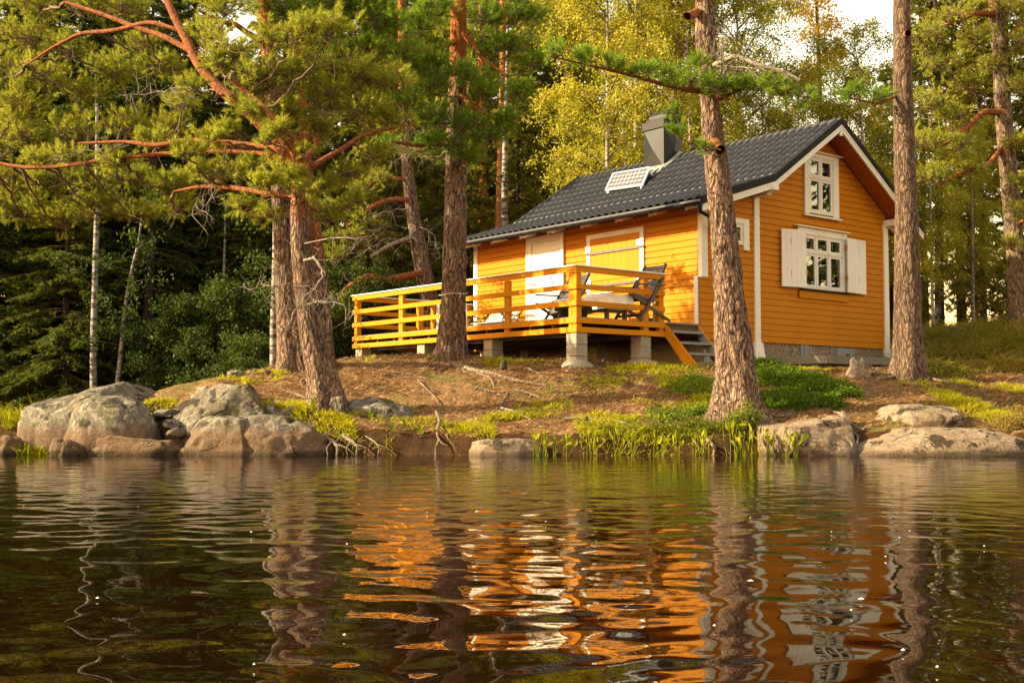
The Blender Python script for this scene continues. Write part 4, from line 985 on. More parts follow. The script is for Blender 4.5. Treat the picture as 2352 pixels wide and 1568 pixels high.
def trunk_np(pts, base, seg=48, step=.06, flare=.35, amp=.016, seed=1, lobes=5, rough_top=.35):
    """pts: (x,y,z,r); a barked trunk with root flare, relative to base"""
    L = sum((Vector(b[:3]) - Vector(a[:3])).length for a, b in zip(pts, pts[1:])); n = max(6, int(L / step)); Q = path_np(pts, n)
    P, r = Q[:, :3], Q[:, 3]; d = np.gradient(P, axis=0); d /= np.linalg.norm(d, axis=1)[:, None]
    X = np.cross(d, np.array([0, 1., .05])); X /= np.linalg.norm(X, axis=1)[:, None]; Yv = np.cross(d, X)
    a = np.arange(seg) * 2 * PI / seg; h = np.linspace(0, L, n)
    A, H = np.meshgrid(a, h); rr = r[:, None] * np.ones_like(A)
    rg = np.random.default_rng(seed); ph = rg.uniform(0, 6.28, 2)
    rr = rr * (1 + flare * np.exp(-H / (r[0] * 1.1)) * (1 + .55 * np.cos(lobes * A + ph[0]) + .3 * np.cos((lobes - 2) * A + ph[1])))
    sp = np.stack([np.cos(A) * rr * 1.0, np.sin(A) * rr * 1.0, H * .26], -1).reshape(-1, 3)
    w = fbm(sp * 3, seed, 2)
    rid = 1 - np.abs(2 * vnoise(sp * 11 + w[:, None] * .9, seed + 3) - 1); rid2 = 1 - np.abs(2 * vnoise(sp * 23, seed + 9) - 1)
    fall = (1 - (1 - rough_top) * (H / L)).ravel()
    rr = rr.ravel() - amp * fall * (rid ** 3 * 1.2 + rid2 ** 3 * .45) + .35 * amp * w * 3
    V = P[:, None, :] + (X[:, None, :] * np.cos(A)[..., None] + Yv[:, None, :] * np.sin(A)[..., None]) * rr.reshape(A.shape)[..., None]
    i = np.arange(n - 1)[:, None] * seg; j = np.arange(seg); k = (j + 1) % seg
    F = np.stack([i + j, i + k, i + seg + k, i + seg + j], -1).reshape(-1, 4)
    return V.reshape(-1, 3) - np.array(base), F[:, ::-1] if False else F
def px(l, Y=None):
    """(xd, yd, Y, half width px) or (xd, yd, half) with fixed Y -> world x,y,z,r"""
    out = []
    for q in l:
        if Y is not None: x, y, hw = q; d = Y
        else: x, y, d, hw = q
        p = at(x, y, d); out.append((p.x, p.y, p.z, hw / FPX * d))
    return out
PB = ((.026, .014, .009), (.17, .100, .066), (.44, .300, .210))
ORANGE = (.52, .165, .04)
M['limb'] = bark('orange_limb_bark', ((.10, .03, .012), (.30, .10, .035), (.50, .19, .07)), (1, 1, .5), 22, amt=.5)
_m = NT('twig_bark'); _n = _m.noise(_m.coords((1, 1, 1)), 14, 3); _m.principled(_m.ramp(_n, [(.3, (.075, .045, .03)), (.7, (.20, .135, .085))]), .9, None, 0, .1); M['twig'] = _m.mat
_m = NT('dead_twig'); _n = _m.noise(_m.coords((1, 1, 1)), 14, 3); _m.principled(_m.ramp(_n, [(.3, (.12, .095, .075)), (.7, (.33, .27, .21))]), .9, None, 0, .1); M['deadtwig'] = _m.mat
M['needle'] = leafmat('pine_needles', [(.05, (.12, .150, .018)), (.4, (.27, .285, .040)), (.8, (.44, .42, .085)), (1, (.56, .49, .15))], .5)
M['needle_dark'] = leafmat('fresh_pine_needles', [(.05, (.075, .145, .020)), (.45, (.20, .29, .036)), (.9, (.38, .42, .07))], .48)
class Pine:
    def __init__(s, label, pts, mat_zr, seed, flare=.35, amp=.016, group=None, mat=PB, seg=52, orange=ORANGE, lobes=5):
        s.base = Vector(pts[0][:3]); s.rg = np.random.default_rng(seed); s.seed = seed
        s.root = empty('pine_tree', s.base); tag(s.root, label, 'pine tree', group)
        mt = bark('pine_bark_%d' % seed, mat, (1, 1, .26), 10, orange, 1.0, mat_zr)
        s.trunk_pts = pts
        low = (pts[0][0], pts[0][1], pts[0][2] - .18, pts[0][3] * 1.05)
        V, F = trunk_np([low] + list(pts), s.base, seg, .055, flare, amp, seed, lobes); s.tr = np_mesh('trunk', V, F, mt, s.root, True)
        s.spine = [np.array([q[:3] for q in path_np(pts, 60)])]
        s.lines = []; s.dead = []; s.P = []; s.D = []; s.S = []; s.roots = []
    def limb(s, pts, name='limb', mat='limb', seg=14):
        V, F = trunk_np(pts, s.base, seg, .05, 0, .006, s.seed + len(s.spine)); np_mesh(name, V, F, M[mat], s.root, True)
        s.spine.append(np.array([q[:3] for q in path_np(pts, 40)])); return s
    def pads(s, lst, Yj=.4, n=34, tl=5, bare=.12, sag=.15):
        allp = np.concatenate(s.spine)
        for q in lst:
            xd, yd, Y, rx, rz = q[:5]; c = np.array(at(xd, yd, Y))
            dist = np.linalg.norm(allp - c, axis=1) + np.maximum(0, allp[:, 2] - c[2]) * .6; rt = allp[np.argmin(dist)]
            L = np.linalg.norm(rt - c)
            if L > .35:      # branch leading to the clump
                mid = (rt + c) / 2 + np.array([0, 0, -sag * L]) + s.rg.normal(size=3) * .07 * L; e = c + np.array([0, 0, -rz * .35])
                Q = quad_curve(rt, mid, e, 14) + np.concatenate([np.zeros((1, 3)), s.rg.normal(size=(12, 3)) * .02, np.zeros((1, 3))])
                s.lines.append((Q, np.linspace(.012 + .012 * L, .009, 14))); src = mid
                for _ in range(int(3 + 3 * L)):      # bare side twigs
                    i = s.rg.integers(3, 13); a = Q[i]; dd = s.rg.normal(size=3); dd /= np.linalg.norm(dd); b = a + dd * s.rg.uniform(.12, .4); m_ = (a + b) / 2 + s.rg.normal(size=3) * .05
                    s.dead.append((quad_curve(a, m_, b, 5), np.linspace(.005, .002, 5)))
            else: src = rt
            k = (rx / .5)
            l, P, D, S = pad(c, rx, rz, src, s.rg, int((q[5] if len(q) > 5 else n) * k ** 1.3), tl, bare)
            s.lines += l; s.P += P; s.D += D; s.S += S
        return s
    def deadtwig(s, pts, r0=.012, side=6, ln=.35):
        Q = path_np([(*p, 0) for p in pts], 16)[:, :3]; Q = Q + s.rg.normal(size=Q.shape) * .012; s.dead.append((Q, np.linspace(r0, .003, 16)))
        for _ in range(side):
            i = s.rg.integers(3, 15); dd = s.rg.normal(size=3); dd[2] -= .2; dd /= np.linalg.norm(dd); b = Q[i] + dd * ln * s.rg.uniform(.3, 1); m_ = (Q[i] + b) / 2 + s.rg.normal(size=3) * .05
            s.dead.append((quad_curve(Q[i], m_, b, 6), np.linspace(.006, .002, 6)))
            for _ in range(2):
                e = b + s.rg.normal(size=3) * .12; s.dead.append((np.stack([(b + m_) / 2, e]), np.array([.003, .0015])))
        return s
    def done(s, mat='needle', lib=TUFTS):
        b = np.array(s.base)
        if s.lines: V, F = tubes_np(s.lines, 5); np_mesh('branches', V - b, F, M['twig'], s.root, True)
        if s.dead: V, F = tubes_np(s.dead, 4); np_mesh('dead_twigs', V - b, F, M['deadtwig'], s.root, True)
        if s.P: V, F = tufts_mesh(s.P, s.D, s.S, s.rg, lib); np_mesh('crown', V - b, F, M[mat], s.root)
        return s.root

# ------------------------------------------------------------------ the pines on the point and round the cabin
g0 = gpt(748, 945)
T1b = Pine('leaning pine at the front of the point, forking into crooked orange limbs', px([(750, 950, 46), (747, 905, 39), (737, 850, 34), (723, 800, 31), (712, 740, 29), (703, 680, 28), (697, 620, 27), (691, 560, 25), (688, 500, 24), (690, 440, 24), (693, 385, 24)], 17.2), (2.9, 4.0), 101, .55, .020)
T1b.limb(px([(690, 400, 17.2, 18.5), (640, 325, 17.43, 16.8), (575, 260, 17.66, 14.3), (505, 205, 17.89, 12.6), (455, 150, 18.0, 10.9), (430, 95, 18.12, 10.1), (405, 50, 18.23, 9.2), (375, -20, 18.35, 8.4), (340, -120, 18.58, 5.9)]), seg=20)
T1b.limb(px([(696, 400, 17.14, 16.8), (675, 330, 16.97, 15.1), (625, 272, 16.85, 12.6), (592, 236, 17.0, 9.2), (560, 205, 17.0, 6.7), (530, 182, 16.9, 4.2)]), seg=18)
T1b.limb(px([(692, 372, 17.31, 9.2), (716, 350, 17.43, 8.4), (730, 330, 17.49, 7.6), (722, 314, 17.55, 6.7), (698, 314, 17.55, 5.9), (660, 328, 17.6, 5.0), (620, 322, 17.66, 3.4)]))
T1b.limb(px([(700, 395, 17.31, 9.2), (745, 365, 17.37, 7.6), (790, 340, 17.43, 6.7), (830, 312, 17.55, 5.9), (885, 297, 17.66, 4.2), (960, 285, 17.77, 2.5)]))
T1b.limb(px([(680, 352, 17.37, 7.6), (600, 337, 17.77, 7.6), (520, 328, 18.0, 7.6), (430, 322, 18.23, 6.7), (360, 335, 18.35, 5.9), (280, 325, 18.58, 4.2), (180, 330, 18.81, 3.4)]))
T1b.limb(px([(680, 372, 17.43, 7.6), (590, 350, 17.89, 6.7), (480, 345, 18.23, 6.7), (380, 354, 18.58, 5.9), (270, 362, 18.81, 5.0), (200, 374, 19.04, 5.9), (130, 384, 19.27, 5.0), (50, 385, 19.5, 5.0), (-40, 368, 19.73, 4.2)]))
T1b.limb(px([(440, 118, 18.06, 7.6), (380, 85, 18.23, 6.7), (310, 62, 18.46, 5.9), (240, 35, 18.69, 5.0), (150, 5, 18.93, 3.4)]))
T1b.limb(px([(412, 70, 18.18, 5.0), (345, 50, 18.35, 5.9), (262, 72, 18.58, 5.9), (185, 77, 18.81, 5.0), (120, 110, 19.04, 3.4), (60, 150, 19.27, 2.5)]))
T1b.limb(px([(672, 455, 17.31, 7.6), (590, 440, 17.77, 6.7), (540, 432, 18.0, 6.7), (460, 428, 18.35, 5.0), (400, 440, 18.58, 3.4)]))
T1b.deadtwig([at(700, 600, 17), at(725, 590, 16.8), at(745, 630, 16.7), at(720, 670, 16.6), at(700, 690, 16.6)], .03, 8)
T1b.deadtwig([at(705, 660, 17), at(660, 655, 16.7), at(610, 660, 16.5), at(570, 668, 16.4)], .016, 16, .35); T1b.deadtwig([at(700, 700, 17), at(740, 690, 16.7), at(790, 700, 16.5), at(815, 730, 16.4)], .016, 24, .35)
T1b.deadtwig([at(700, 560, 17), at(760, 545, 16.9), at(830, 550, 16.7), at(880, 520, 17.89)], .016, 16, .4); T1b.deadtwig([at(700, 690, 17), at(672, 720, 16.8), at(655, 770, 16.8)], .014, 8)
T1b.deadtwig([at(300, 330, 18.58), at(240, 350, 18.81), at(180, 345, 18.93), at(110, 370, 19.04)], .014, 26, .45); T1b.deadtwig([at(520, 330, 18.0), at(500, 420, 18.12), at(470, 480, 18.23), at(430, 500, 18.35)], .014, 30, .45); T1b.deadtwig([at(500, 210, 17.89), at(420, 200, 18.12), at(350, 215, 18.35), at(270, 220, 18.58)], .016, 30, .4); T1b.deadtwig([at(690, 300, 17.43), at(730, 260, 17.55), at(800, 260, 17.66)], .012, 26, .4)
T1b.pads([(40, 235, 20.34, 0.65, 0.34), (120, 180, 20.11, 0.64, 0.33), (205, 225, 20.11, 0.58, 0.28), (260, 165, 19.88, 0.60, 0.27), (70, 310, 20.45, 0.66, 0.32), (180, 300, 20.23, 0.62, 0.28), (300, 290, 19.99, 0.57, 0.24), (395, 290, 19.76, 0.47, 0.21),
          (30, 415, 21.03, 0.70, 0.34), (120, 420, 20.80, 0.66, 0.30), (215, 425, 20.57, 0.67, 0.32), (310, 415, 20.23, 0.59, 0.26), (395, 425, 19.99, 0.50, 0.25), (50, 490, 21.03, 0.65, 0.29), (140, 505, 20.91, 0.64, 0.26), (230, 485, 20.57, 0.60, 0.27), (320, 495, 20.34, 0.54, 0.25), (415, 475, 19.99, 0.43, 0.22),
          (-20, 330, 20.80, 0.68, 0.34), (-20, 470, 21.14, 0.64, 0.30), (60, 80, 20.34, 0.72, 0.34), (160, 110, 20.11, 0.53, 0.26), (200, 20, 19.99, 0.63, 0.28), (20, 160, 20.45, 0.60, 0.34), (300, 20, 19.76, 0.49, 0.23), (100, 15, 20.23, 0.64, 0.31), (375, 160, 19.42, 0.45, 0.22), (420, 235, 19.19, 0.34, 0.17), (330, 110, 19.65, 0.36, 0.21)], n=26, bare=.18)
T1b.pads([(545, 120, 17.08, 0.45, 0.26), (610, 190, 17.20, 0.50, 0.27), (690, 160, 17.20, 0.48, 0.26), (560, 215, 17.31, 0.40, 0.22), (650, 260, 17.31, 0.47, 0.20), (740, 220, 17.43, 0.49, 0.25), (800, 160, 17.31, 0.47, 0.24), (830, 250, 17.55, 0.46, 0.23), (740, 295, 17.55, 0.37, 0.18), (900, 190, 17.43, 0.43, 0.23), (900, 275, 17.66, 0.42, 0.18), (480, 80, 17.66, 0.40, 0.23), (520, 20, 17.31, 0.45, 0.22), (620, 90, 16.97, 0.41, 0.23), (700, 70, 16.74, 0.44, 0.23), (770, 60, 16.62, 0.39, 0.20),
          (545, 395, 18.00, 0.37, 0.19), (600, 380, 17.89, 0.34, 0.19), (640, 385, 17.77, 0.30, 0.14), (560, 480, 18.00, 0.35, 0.19), (620, 500, 17.77, 0.32, 0.14), (480, 395, 18.23, 0.38, 0.19), (650, 430, 17.66, 0.27, 0.13), (740, 430, 17.55, 0.33, 0.16), (800, 400, 17.55, 0.35, 0.18), (760, 500, 17.55, 0.29, 0.14), (860, 360, 17.66, 0.32, 0.14), (820, 470, 17.43, 0.31, 0.15)], n=26, bare=.18)
T1b.pads([(560, 262, 16.80, 0.26, 0.14), (610, 325, 16.70, 0.24, 0.12), (480, 318, 16.90, 0.28, 0.14), (660, 405, 16.80, 0.24, 0.11), (430, 345, 17.20, 0.30, 0.14), (340, 325, 18.70, 0.32, 0.15), (520, 300, 17.00, 0.26, 0.13), (270, 375, 18.90, 0.34, 0.16), (600, 420, 16.80, 0.26, 0.12), (700, 440, 16.70, 0.20, 0.10), (160, 360, 19.20, 0.32, 0.15), (640, 300, 16.60, 0.20, 0.12), (500, 150, 17.20, 0.30, 0.17), (450, 200, 17.30, 0.26, 0.15), (580, 170, 17.00, 0.34, 0.19), (700, 350, 16.70, 0.16, 0.09), (90, 365, 19.50, 0.32, 0.15)], n=30)
T1b.done()

T1a = Pine('taller straight pine standing just behind the leaning pine', px([(680, 852, 40), (672, 800, 35), (662, 700, 30), (655, 600, 27), (650, 520, 24), (643, 420, 21), (632, 300, 18), (618, 150, 17), (605, 0, 15), (598, -120, 12), (592, -300, 8)], 19.5), (4.2, 6.0), 102, .45, .020)
T1a.limb(px([(607, 98, 19.5, 8), (570, 78, 19.2, 7), (540, 55, 19, 6), (500, 50, 18.8, 5), (450, 20, 18.6, 3)])); T1a.limb(px([(600, -20, 19.5, 7), (680, -40, 19.4, 6), (780, -10, 19.3, 5), (860, 20, 19.2, 3)]))
T1a.pads([(470, -20, 18.6, .6, .3), (560, -60, 19, .6, .4), (830, 10, 19.3, .55, .3), (880, 60, 19.3, .5, .28), (760, 10, 19.2, .45, .25), (900, -20, 19.2, .5, .3)], n=28).done('needle_dark')
T1c = Pine('slender orange topped pine half hidden behind the leaning pine', px([(745, 842, 24), (742, 770, 22), (737, 680, 20), (732, 600, 18), (724, 530, 16), (716, 470, 14), (706, 400, 13), (697, 300, 11), (692, 150, 9), (690, 20, 7)], 19.7), (1.6, 2.8), 103, .35, .016)
T1c.pads([(700, 40, 19.6, .5, .3), (640, 20, 19.5, .5, .3), (770, 120, 19.5, .45, .28), (860, 110, 19.4, .45, .26), (940, 120, 19.4, .42, .26)], n=28).done('needle_dark')

T2 = Pine('straight tall pine with a cord round it in front of the veranda rail', px([(1036, 828, 36), (1037, 790, 32), (1040, 700, 30), (1043, 600, 29), (1045, 500, 27), (1046, 400, 26), (1047, 300, 24), (1050, 200, 21), (1053, 100, 20), (1054, 0, 19), (1056, -150, 16), (1058, -350, 10)], 21.0), (4.6, 5.8), 104, .40, .020)
T2.limb(px([(1048, 95, 20.9, 8), (1005, 108, 20.6, 7), (960, 122, 20.3, 6), (900, 100, 20, 4)])); T2.limb(px([(1065, 78, 20.9, 8), (1090, 105, 20.7, 7), (1112, 140, 20.6, 6), (1165, 175, 20.4, 4)])); T2.limb(px([(1045, 12, 21, 8), (1000, 0, 20.8, 7), (940, 30, 20.5, 5)])); T2.limb(px([(1046, 335, 20.8, 7), (1000, 330, 20.4, 6), (960, 335, 20.2, 5), (900, 325, 20, 4)])); T2.limb(px([(1055, 220, 20.8, 6), (1120, 265, 20.5, 5), (1180, 285, 20.2, 4)]))
T2.pads([(985, 195, 20.2, .50, .3), (935, 230, 20.0, .5, .3), (1000, 265, 20.2, .46, .26), (1065, 285, 20.2, .42, .24), (1120, 315, 20.2, .42, .22), (1170, 285, 20.2, .40, .22), (1195, 215, 20.3, .34, .24), (1115, 215, 20.4, .40, .24), (1010, 140, 20.2, .40, .26), (940, 145, 20.1, .45, .28), (955, 60, 20.4, .48, .28), (1000, 25, 20.5, .5, .3), (1115, 40, 20.6, .48, .28), (1180, 105, 20.6, .42, .26), (1225, 150, 20.6, .3, .2), (1130, 110, 20.5, .4, .26), (1080, 175, 20.3, .38, .24), (1200, 30, 20.7, .45, .28), (1050, 345, 20.3, .3, .16), (990, 330, 20.2, .34, .16), (1110, -60, 20.7, .6, .4), (980, -80, 20.7, .6, .4), (1080, 365, 20.4, .24, .12), (1000, 362, 21.6, .34, .14, 14), (1062, 378, 21.5, .3, .12, 14), (955, 352, 21.7, .34, .14, 14), (905, 335, 21.8, .34, .16, 14)], n=28)
for p in ([at(1046, 330, 20.7), at(960, 350, 20.3), at(900, 370, 20), at(860, 330, 19.8)], [at(1050, 180, 20.7), at(980, 300, 20.2), at(930, 320, 20)]): T2.deadtwig(p, .016, 24, .5)
T2.done('needle_dark')
rp = MB(); c0 = at(1041, 675, 21.0); pts = []
for k in range(25):
    a = 2 * PI * k / 24; pts.append((c0.x + .262 * math.cos(a), c0.y + .262 * math.sin(a), c0.z + .03 * math.sin(a * 1 + .6) + .012 * math.sin(3 * a)))
rp.tube(pts, .007, 6); rp.tube([(c0.x + .12, c0.y - .262, c0.z - .0), (c0.x + .15, c0.y - .275, c0.z - .05), (c0.x + .13, c0.y - .27, c0.z - .09)], .006, 6)
tag(rp.build('cord', M['cord'], None, True), 'thin pale cord tied round the straight pine', 'cord')

T3 = Pine('thick rough barked pine standing on the bank in front of the cabin', px([(1692, 968, 62), (1690, 925, 50), (1690, 850, 46), (1685, 780, 43), (1677, 700, 39), (1668, 600, 35), (1658, 500, 32), (1648, 400, 29), (1637, 300, 26), (1628, 200, 25), (1622, 100, 26), (1618, 0, 26), (1612, -120, 21), (1608, -300, 14)], 17.3), (9, 12), 105, .50, .030, seg=64, mat=((.022, .011, .007), (.17, .098, .064), (.52, .350, .245)))
T3.limb(px([(1632, 212, 17.2, 8), (1575, 206, 16.8, 6), (1510, 190, 16.5, 5), (1440, 170, 16.2, 4), (1350, 150, 16, 3), (1265, 130, 15.8, 2)])); T3.limb(px([(1640, 150, 17.1, 7), (1690, 128, 16.8, 6), (1740, 150, 16.6, 5), (1800, 165, 16.5, 4), (1838, 185, 16.4, 3)]), mat='deadtwig')
T3.limb(px([(1650, 225, 17.1, 7), (1700, 205, 16.8, 5), (1770, 200, 16.6, 4), (1830, 215, 16.4, 2)]))
for q in ((1640, 330, 16.95, 15, 1655, 345), (1600, 30, 16.95, 12, 1578, 38)):    # sawn branch stubs
    T3.limb(px([(q[0], q[1], 17.2, q[3]), (q[4], q[5], 16.85, q[3] * .8)]))
T3.deadtwig([at(1640, 195, 17.1), at(1660, 150, 16.8), at(1655, 100, 16.7), at(1690, 70, 16.6)], .014, 26, .4); T3.deadtwig([at(1640, 150, 17.0), at(1740, 160, 16.5), at(1820, 170, 16.4), at(1850, 215, 16.4)], .012, 34, .35); T3.deadtwig([at(1622, 340, 17), at(1570, 300, 16.8), at(1540, 240, 16.7), at(1545, 180, 16.6)], .009, 5, .2)
T3.pads([(1585, 195, 16.8, .26, .16), (1530, 185, 16.5, .26, .15), (1470, 172, 16.3, .26, .13), (1410, 160, 16.1, .24, .12), (1345, 145, 16, .24, .12), (1280, 128, 15.8, .2, .11), (1690, 205, 16.8, .28, .14), (1745, 205, 16.6, .26, .12), (1800, 210, 16.5, .24, .1), (1650, 200, 16.7, .26, .14), (1545, 265, 16.7, .16, .12, 26), (1560, 310, 16.7, .14, .09, 26), (1615, 345, 16.9, .12, .08, 26), (1600, 150, 16.7, .2, .14), (1860, 225, 16.4, .2, .1),
         (1500, -90, 17, .7, .4), (1720, -100, 17, .7, .4), (1610, -180, 17.2, .8, .5)], n=22).done('needle_dark')

T4 = Pine('straight brown pine standing clear of the cabin gable', px([(2087, 872, 40), (2086, 830, 35), (2085, 760, 32), (2084, 600, 29), (2080, 450, 26), (2076, 300, 24), (2073, 150, 22), (2071, 0, 20), (2070, -150, 17), (2068, -350, 11)], 19.8), (6.3, 8.5), 106, .45, .016, mat=((.034, .019, .012), (.15, .094, .064), (.31, .210, .145)))
T4.limb(px([(2078, 82, 19.75, 9), (2086, 76, 19.45, 8)])); T4.limb(px([(2068, 215, 19.8, 4), (2020, 240, 19.5, 3), (1950, 225, 19.2, 2)]))
T4.pads([(2020, 225, 19.4, .22, .12), (1960, 215, 19.2, .22, .12), (1990, -120, 19.5, .8, .45), (2150, -110, 19.6, .8, .45), (2070, -220, 19.8, .9, .6)], n=30).done('needle_dark')

T5 = Pine('sunlit pine with bent bare boughs in the heather at the right edge', px([(2346, 775, 30), (2341, 700, 25), (2335, 600, 22), (2322, 450, 21), (2308, 300, 20), (2297, 150, 18), (2288, 0, 16), (2280, -150, 12), (2275, -300, 8)], 26), (7, 10), 107, .35, .016, mat=((.04, .022, .014), (.20, .125, .08), (.40, .28, .19)))
T5.limb(px([(2306, 260, 26, 8), (2260, 255, 25.7, 7), (2215, 300, 25.5, 6), (2175, 330, 25.3, 4), (2120, 345, 25, 3)])); T5.limb(px([(2290, 35, 26, 8), (2240, 30, 25.6, 7), (2170, 60, 25.3, 5), (2110, 90, 25, 3)])); T5.limb(px([(2300, 100, 26, 7), (2345, 60, 25.8, 6), (2400, 50, 25.6, 4)])); T5.limb(px([(2310, 330, 26, 7), (2270, 380, 25.7, 6), (2210, 395, 25.4, 4), (2150, 430, 25.2, 3)])); T5.limb(px([(2330, 520, 26, 5), (2360, 500, 25.6, 4), (2400, 480, 25.4, 3)]))
T5.pads([(2130, 90, 25, .6, .3), (2190, 40, 25.3, .6, .3), (2240, 95, 25.5, .55, .3), (2160, 150, 25.2, .55, .3), (2220, 190, 25.4, .6, .3), (2130, 230, 25, .6, .3), (2190, 265, 25.3, .55, .3), (2120, 330, 25, .6, .28), (2200, 340, 25.3, .5, .26), (2140, 400, 25.1, .5, .26), (2230, 395, 25.5, .4, .22), (2345, 100, 25.7, .6, .3), (2350, 200, 25.7, .5, .3), (2330, 20, 25.6, .6, .3), (2270, 150, 25.8, .4, .22), (2340, 330, 25.5, .4, .22), (2345, 490, 25.4, .4, .22), (2320, 560, 25.3, .35, .18), (2350, 420, 25.3, .4, .22), (2170, -40, 25.4, .8, .4), (2330, -60, 25.6, .8, .4)], n=26).done('needle', TUFTS_LO)

T6 = Pine('leaning pine behind the veranda with orange boughs reaching left', px([(996, 790, 25), (988, 700, 22), (968, 600, 19), (950, 500, 16), (937, 400, 14), (930, 340, 12), (925, 250, 10), (922, 120, 8), (920, 0, 6)], 29.2), (4.5, 7), 108, .25, .014)
T6.limb(px([(985, 625, 29.2, 9), (940, 632, 28.8, 8), (880, 645, 28.5, 8), (855, 632, 28.4, 8), (820, 645, 28.3, 8), (785, 672, 28.2, 6), (760, 700, 28.1, 4)])); T6.limb(px([(950, 460, 29.2, 6), (900, 457, 28.8, 6), (860, 470, 28.6, 5), (800, 520, 28.4, 4)])); T6.limb(px([(940, 412, 29.2, 6), (890, 410, 28.8, 5), (840, 425, 28.6, 4)])); T6.limb(px([(960, 540, 29.2, 5), (900, 560, 28.8, 5), (850, 590, 28.6, 4)]), mat='deadtwig')
for p in ([at(950, 480, 29.2), at(890, 485, 28.8), at(840, 505, 28.6), at(800, 530, 28.4)], [at(960, 560, 29.2), at(890, 545, 28.7), at(820, 585, 28.4)], [at(945, 510, 29.2), at(1000, 540, 28.8), at(1010, 600, 28.7)], [at(880, 645, 28.5), at(860, 680, 28.4), at(830, 700, 28.3)]): T6.deadtwig(p, .02, 20, .7)
T6.pads([(790, 545, 28.4, .5, .28), (830, 510, 28.5, .5, .26), (770, 480, 28.4, .55, .3), (830, 440, 28.6, .5, .28), (880, 410, 28.7, .5, .26), (850, 350, 28.8, .55, .3), (900, 300, 28.9, .5, .3), (980, 350, 29.0, .5, .28), (760, 590, 28.3, .4, .24), (800, 700, 28.1, .35, .3), (780, 740, 28.0, .4, .3), (960, 250, 29.0, .6, .3), (860, 250, 28.9, .6, .3)], n=24).done('needle', TUFTS_LO)
# ------------------------------------------------------------------ background trees: a few built once, then copied with their parts
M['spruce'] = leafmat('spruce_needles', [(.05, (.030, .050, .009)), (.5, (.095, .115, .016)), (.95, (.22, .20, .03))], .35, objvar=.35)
M['spruce_lit'] = leafmat('sunlit_spruce_needles', [(.05, (.075, .085, .012)), (.5, (.21, .195, .026)), (.95, (.40, .33, .06))], .42, objvar=.35)  # spruce needles with sunlight painted into the colour, for trees standing in shade
M['birchleaf'] = leafmat('birch_leaves', [(.05, (.15, .17, .014)), (.45, (.33, .31, .030)), (.9, (.54, .45, .07))], .48, objvar=.35)
M['goldleaf'] = leafmat('golden_leaves', [(.05, (.30, .20, .014)), (.5, (.52, .34, .025)), (.95, (.65, .44, .05))], .48)
M['alderleaf'] = leafmat('alder_leaves', [(.05, (.022, .042, .009)), (.5, (.058, .085, .014)), (.95, (.13, .15, .026))], .4)
M['sprucebark'] = bark('spruce_bark', ((.02, .014, .010), (.07, .050, .036), (.12, .09, .07)), (1, 1, .5), 14, amt=.5)
M['redbark'] = bark('orange_pine_bark', ((.20, .06, .02), (.40, .15, .05), (.62, .27, .10)), (1, 1, .4), 12, amt=.5)
_m = NT('birch_bark'); _v = _m.coords((1, 1, 4)); _n = _m.noise(_v, 3.2, 4, .6, .3); _n2 = _m.noise(_m.coords((1, 1, .6)), 1.6, 3)
_m.principled(_m.mix(_m.ramp(_n, [(.50, 0), (.57, 1)]), _m.mix(_n2, (.32, .28, .23), (.18, .155, .125)), (.04, .03, .025)), .7, _m.bump(_n, .3, .01)); M['birchbark'] = _m.mat
def needle_sprays(B, Dv, Ln, rg, per=11, w=.019, nl=.11):
    """flat sprays of small needle twigs along segments B -> B + Dv*Ln"""
    n = len(B); t = np.linspace(.08, 1, per)[None, :, None]
    c = B[:, None, :] + Dv[:, None, :] * Ln[:, None, None] * t
    side = rg.normal(size=(n, per, 3)); d = Dv[:, None, :] * .75 + side * .55; d /= np.linalg.norm(d, axis=-1)[..., None]
    s = np.cross(d, rg.normal(size=(n, per, 3))); s /= np.linalg.norm(s, axis=-1)[..., None]
    l = nl * (.7 + .7 * rg.random((n, per, 1)))
    V = np.stack([c + s * w, c - s * w, c + d * l], 2).reshape(-1, 3)
    return V
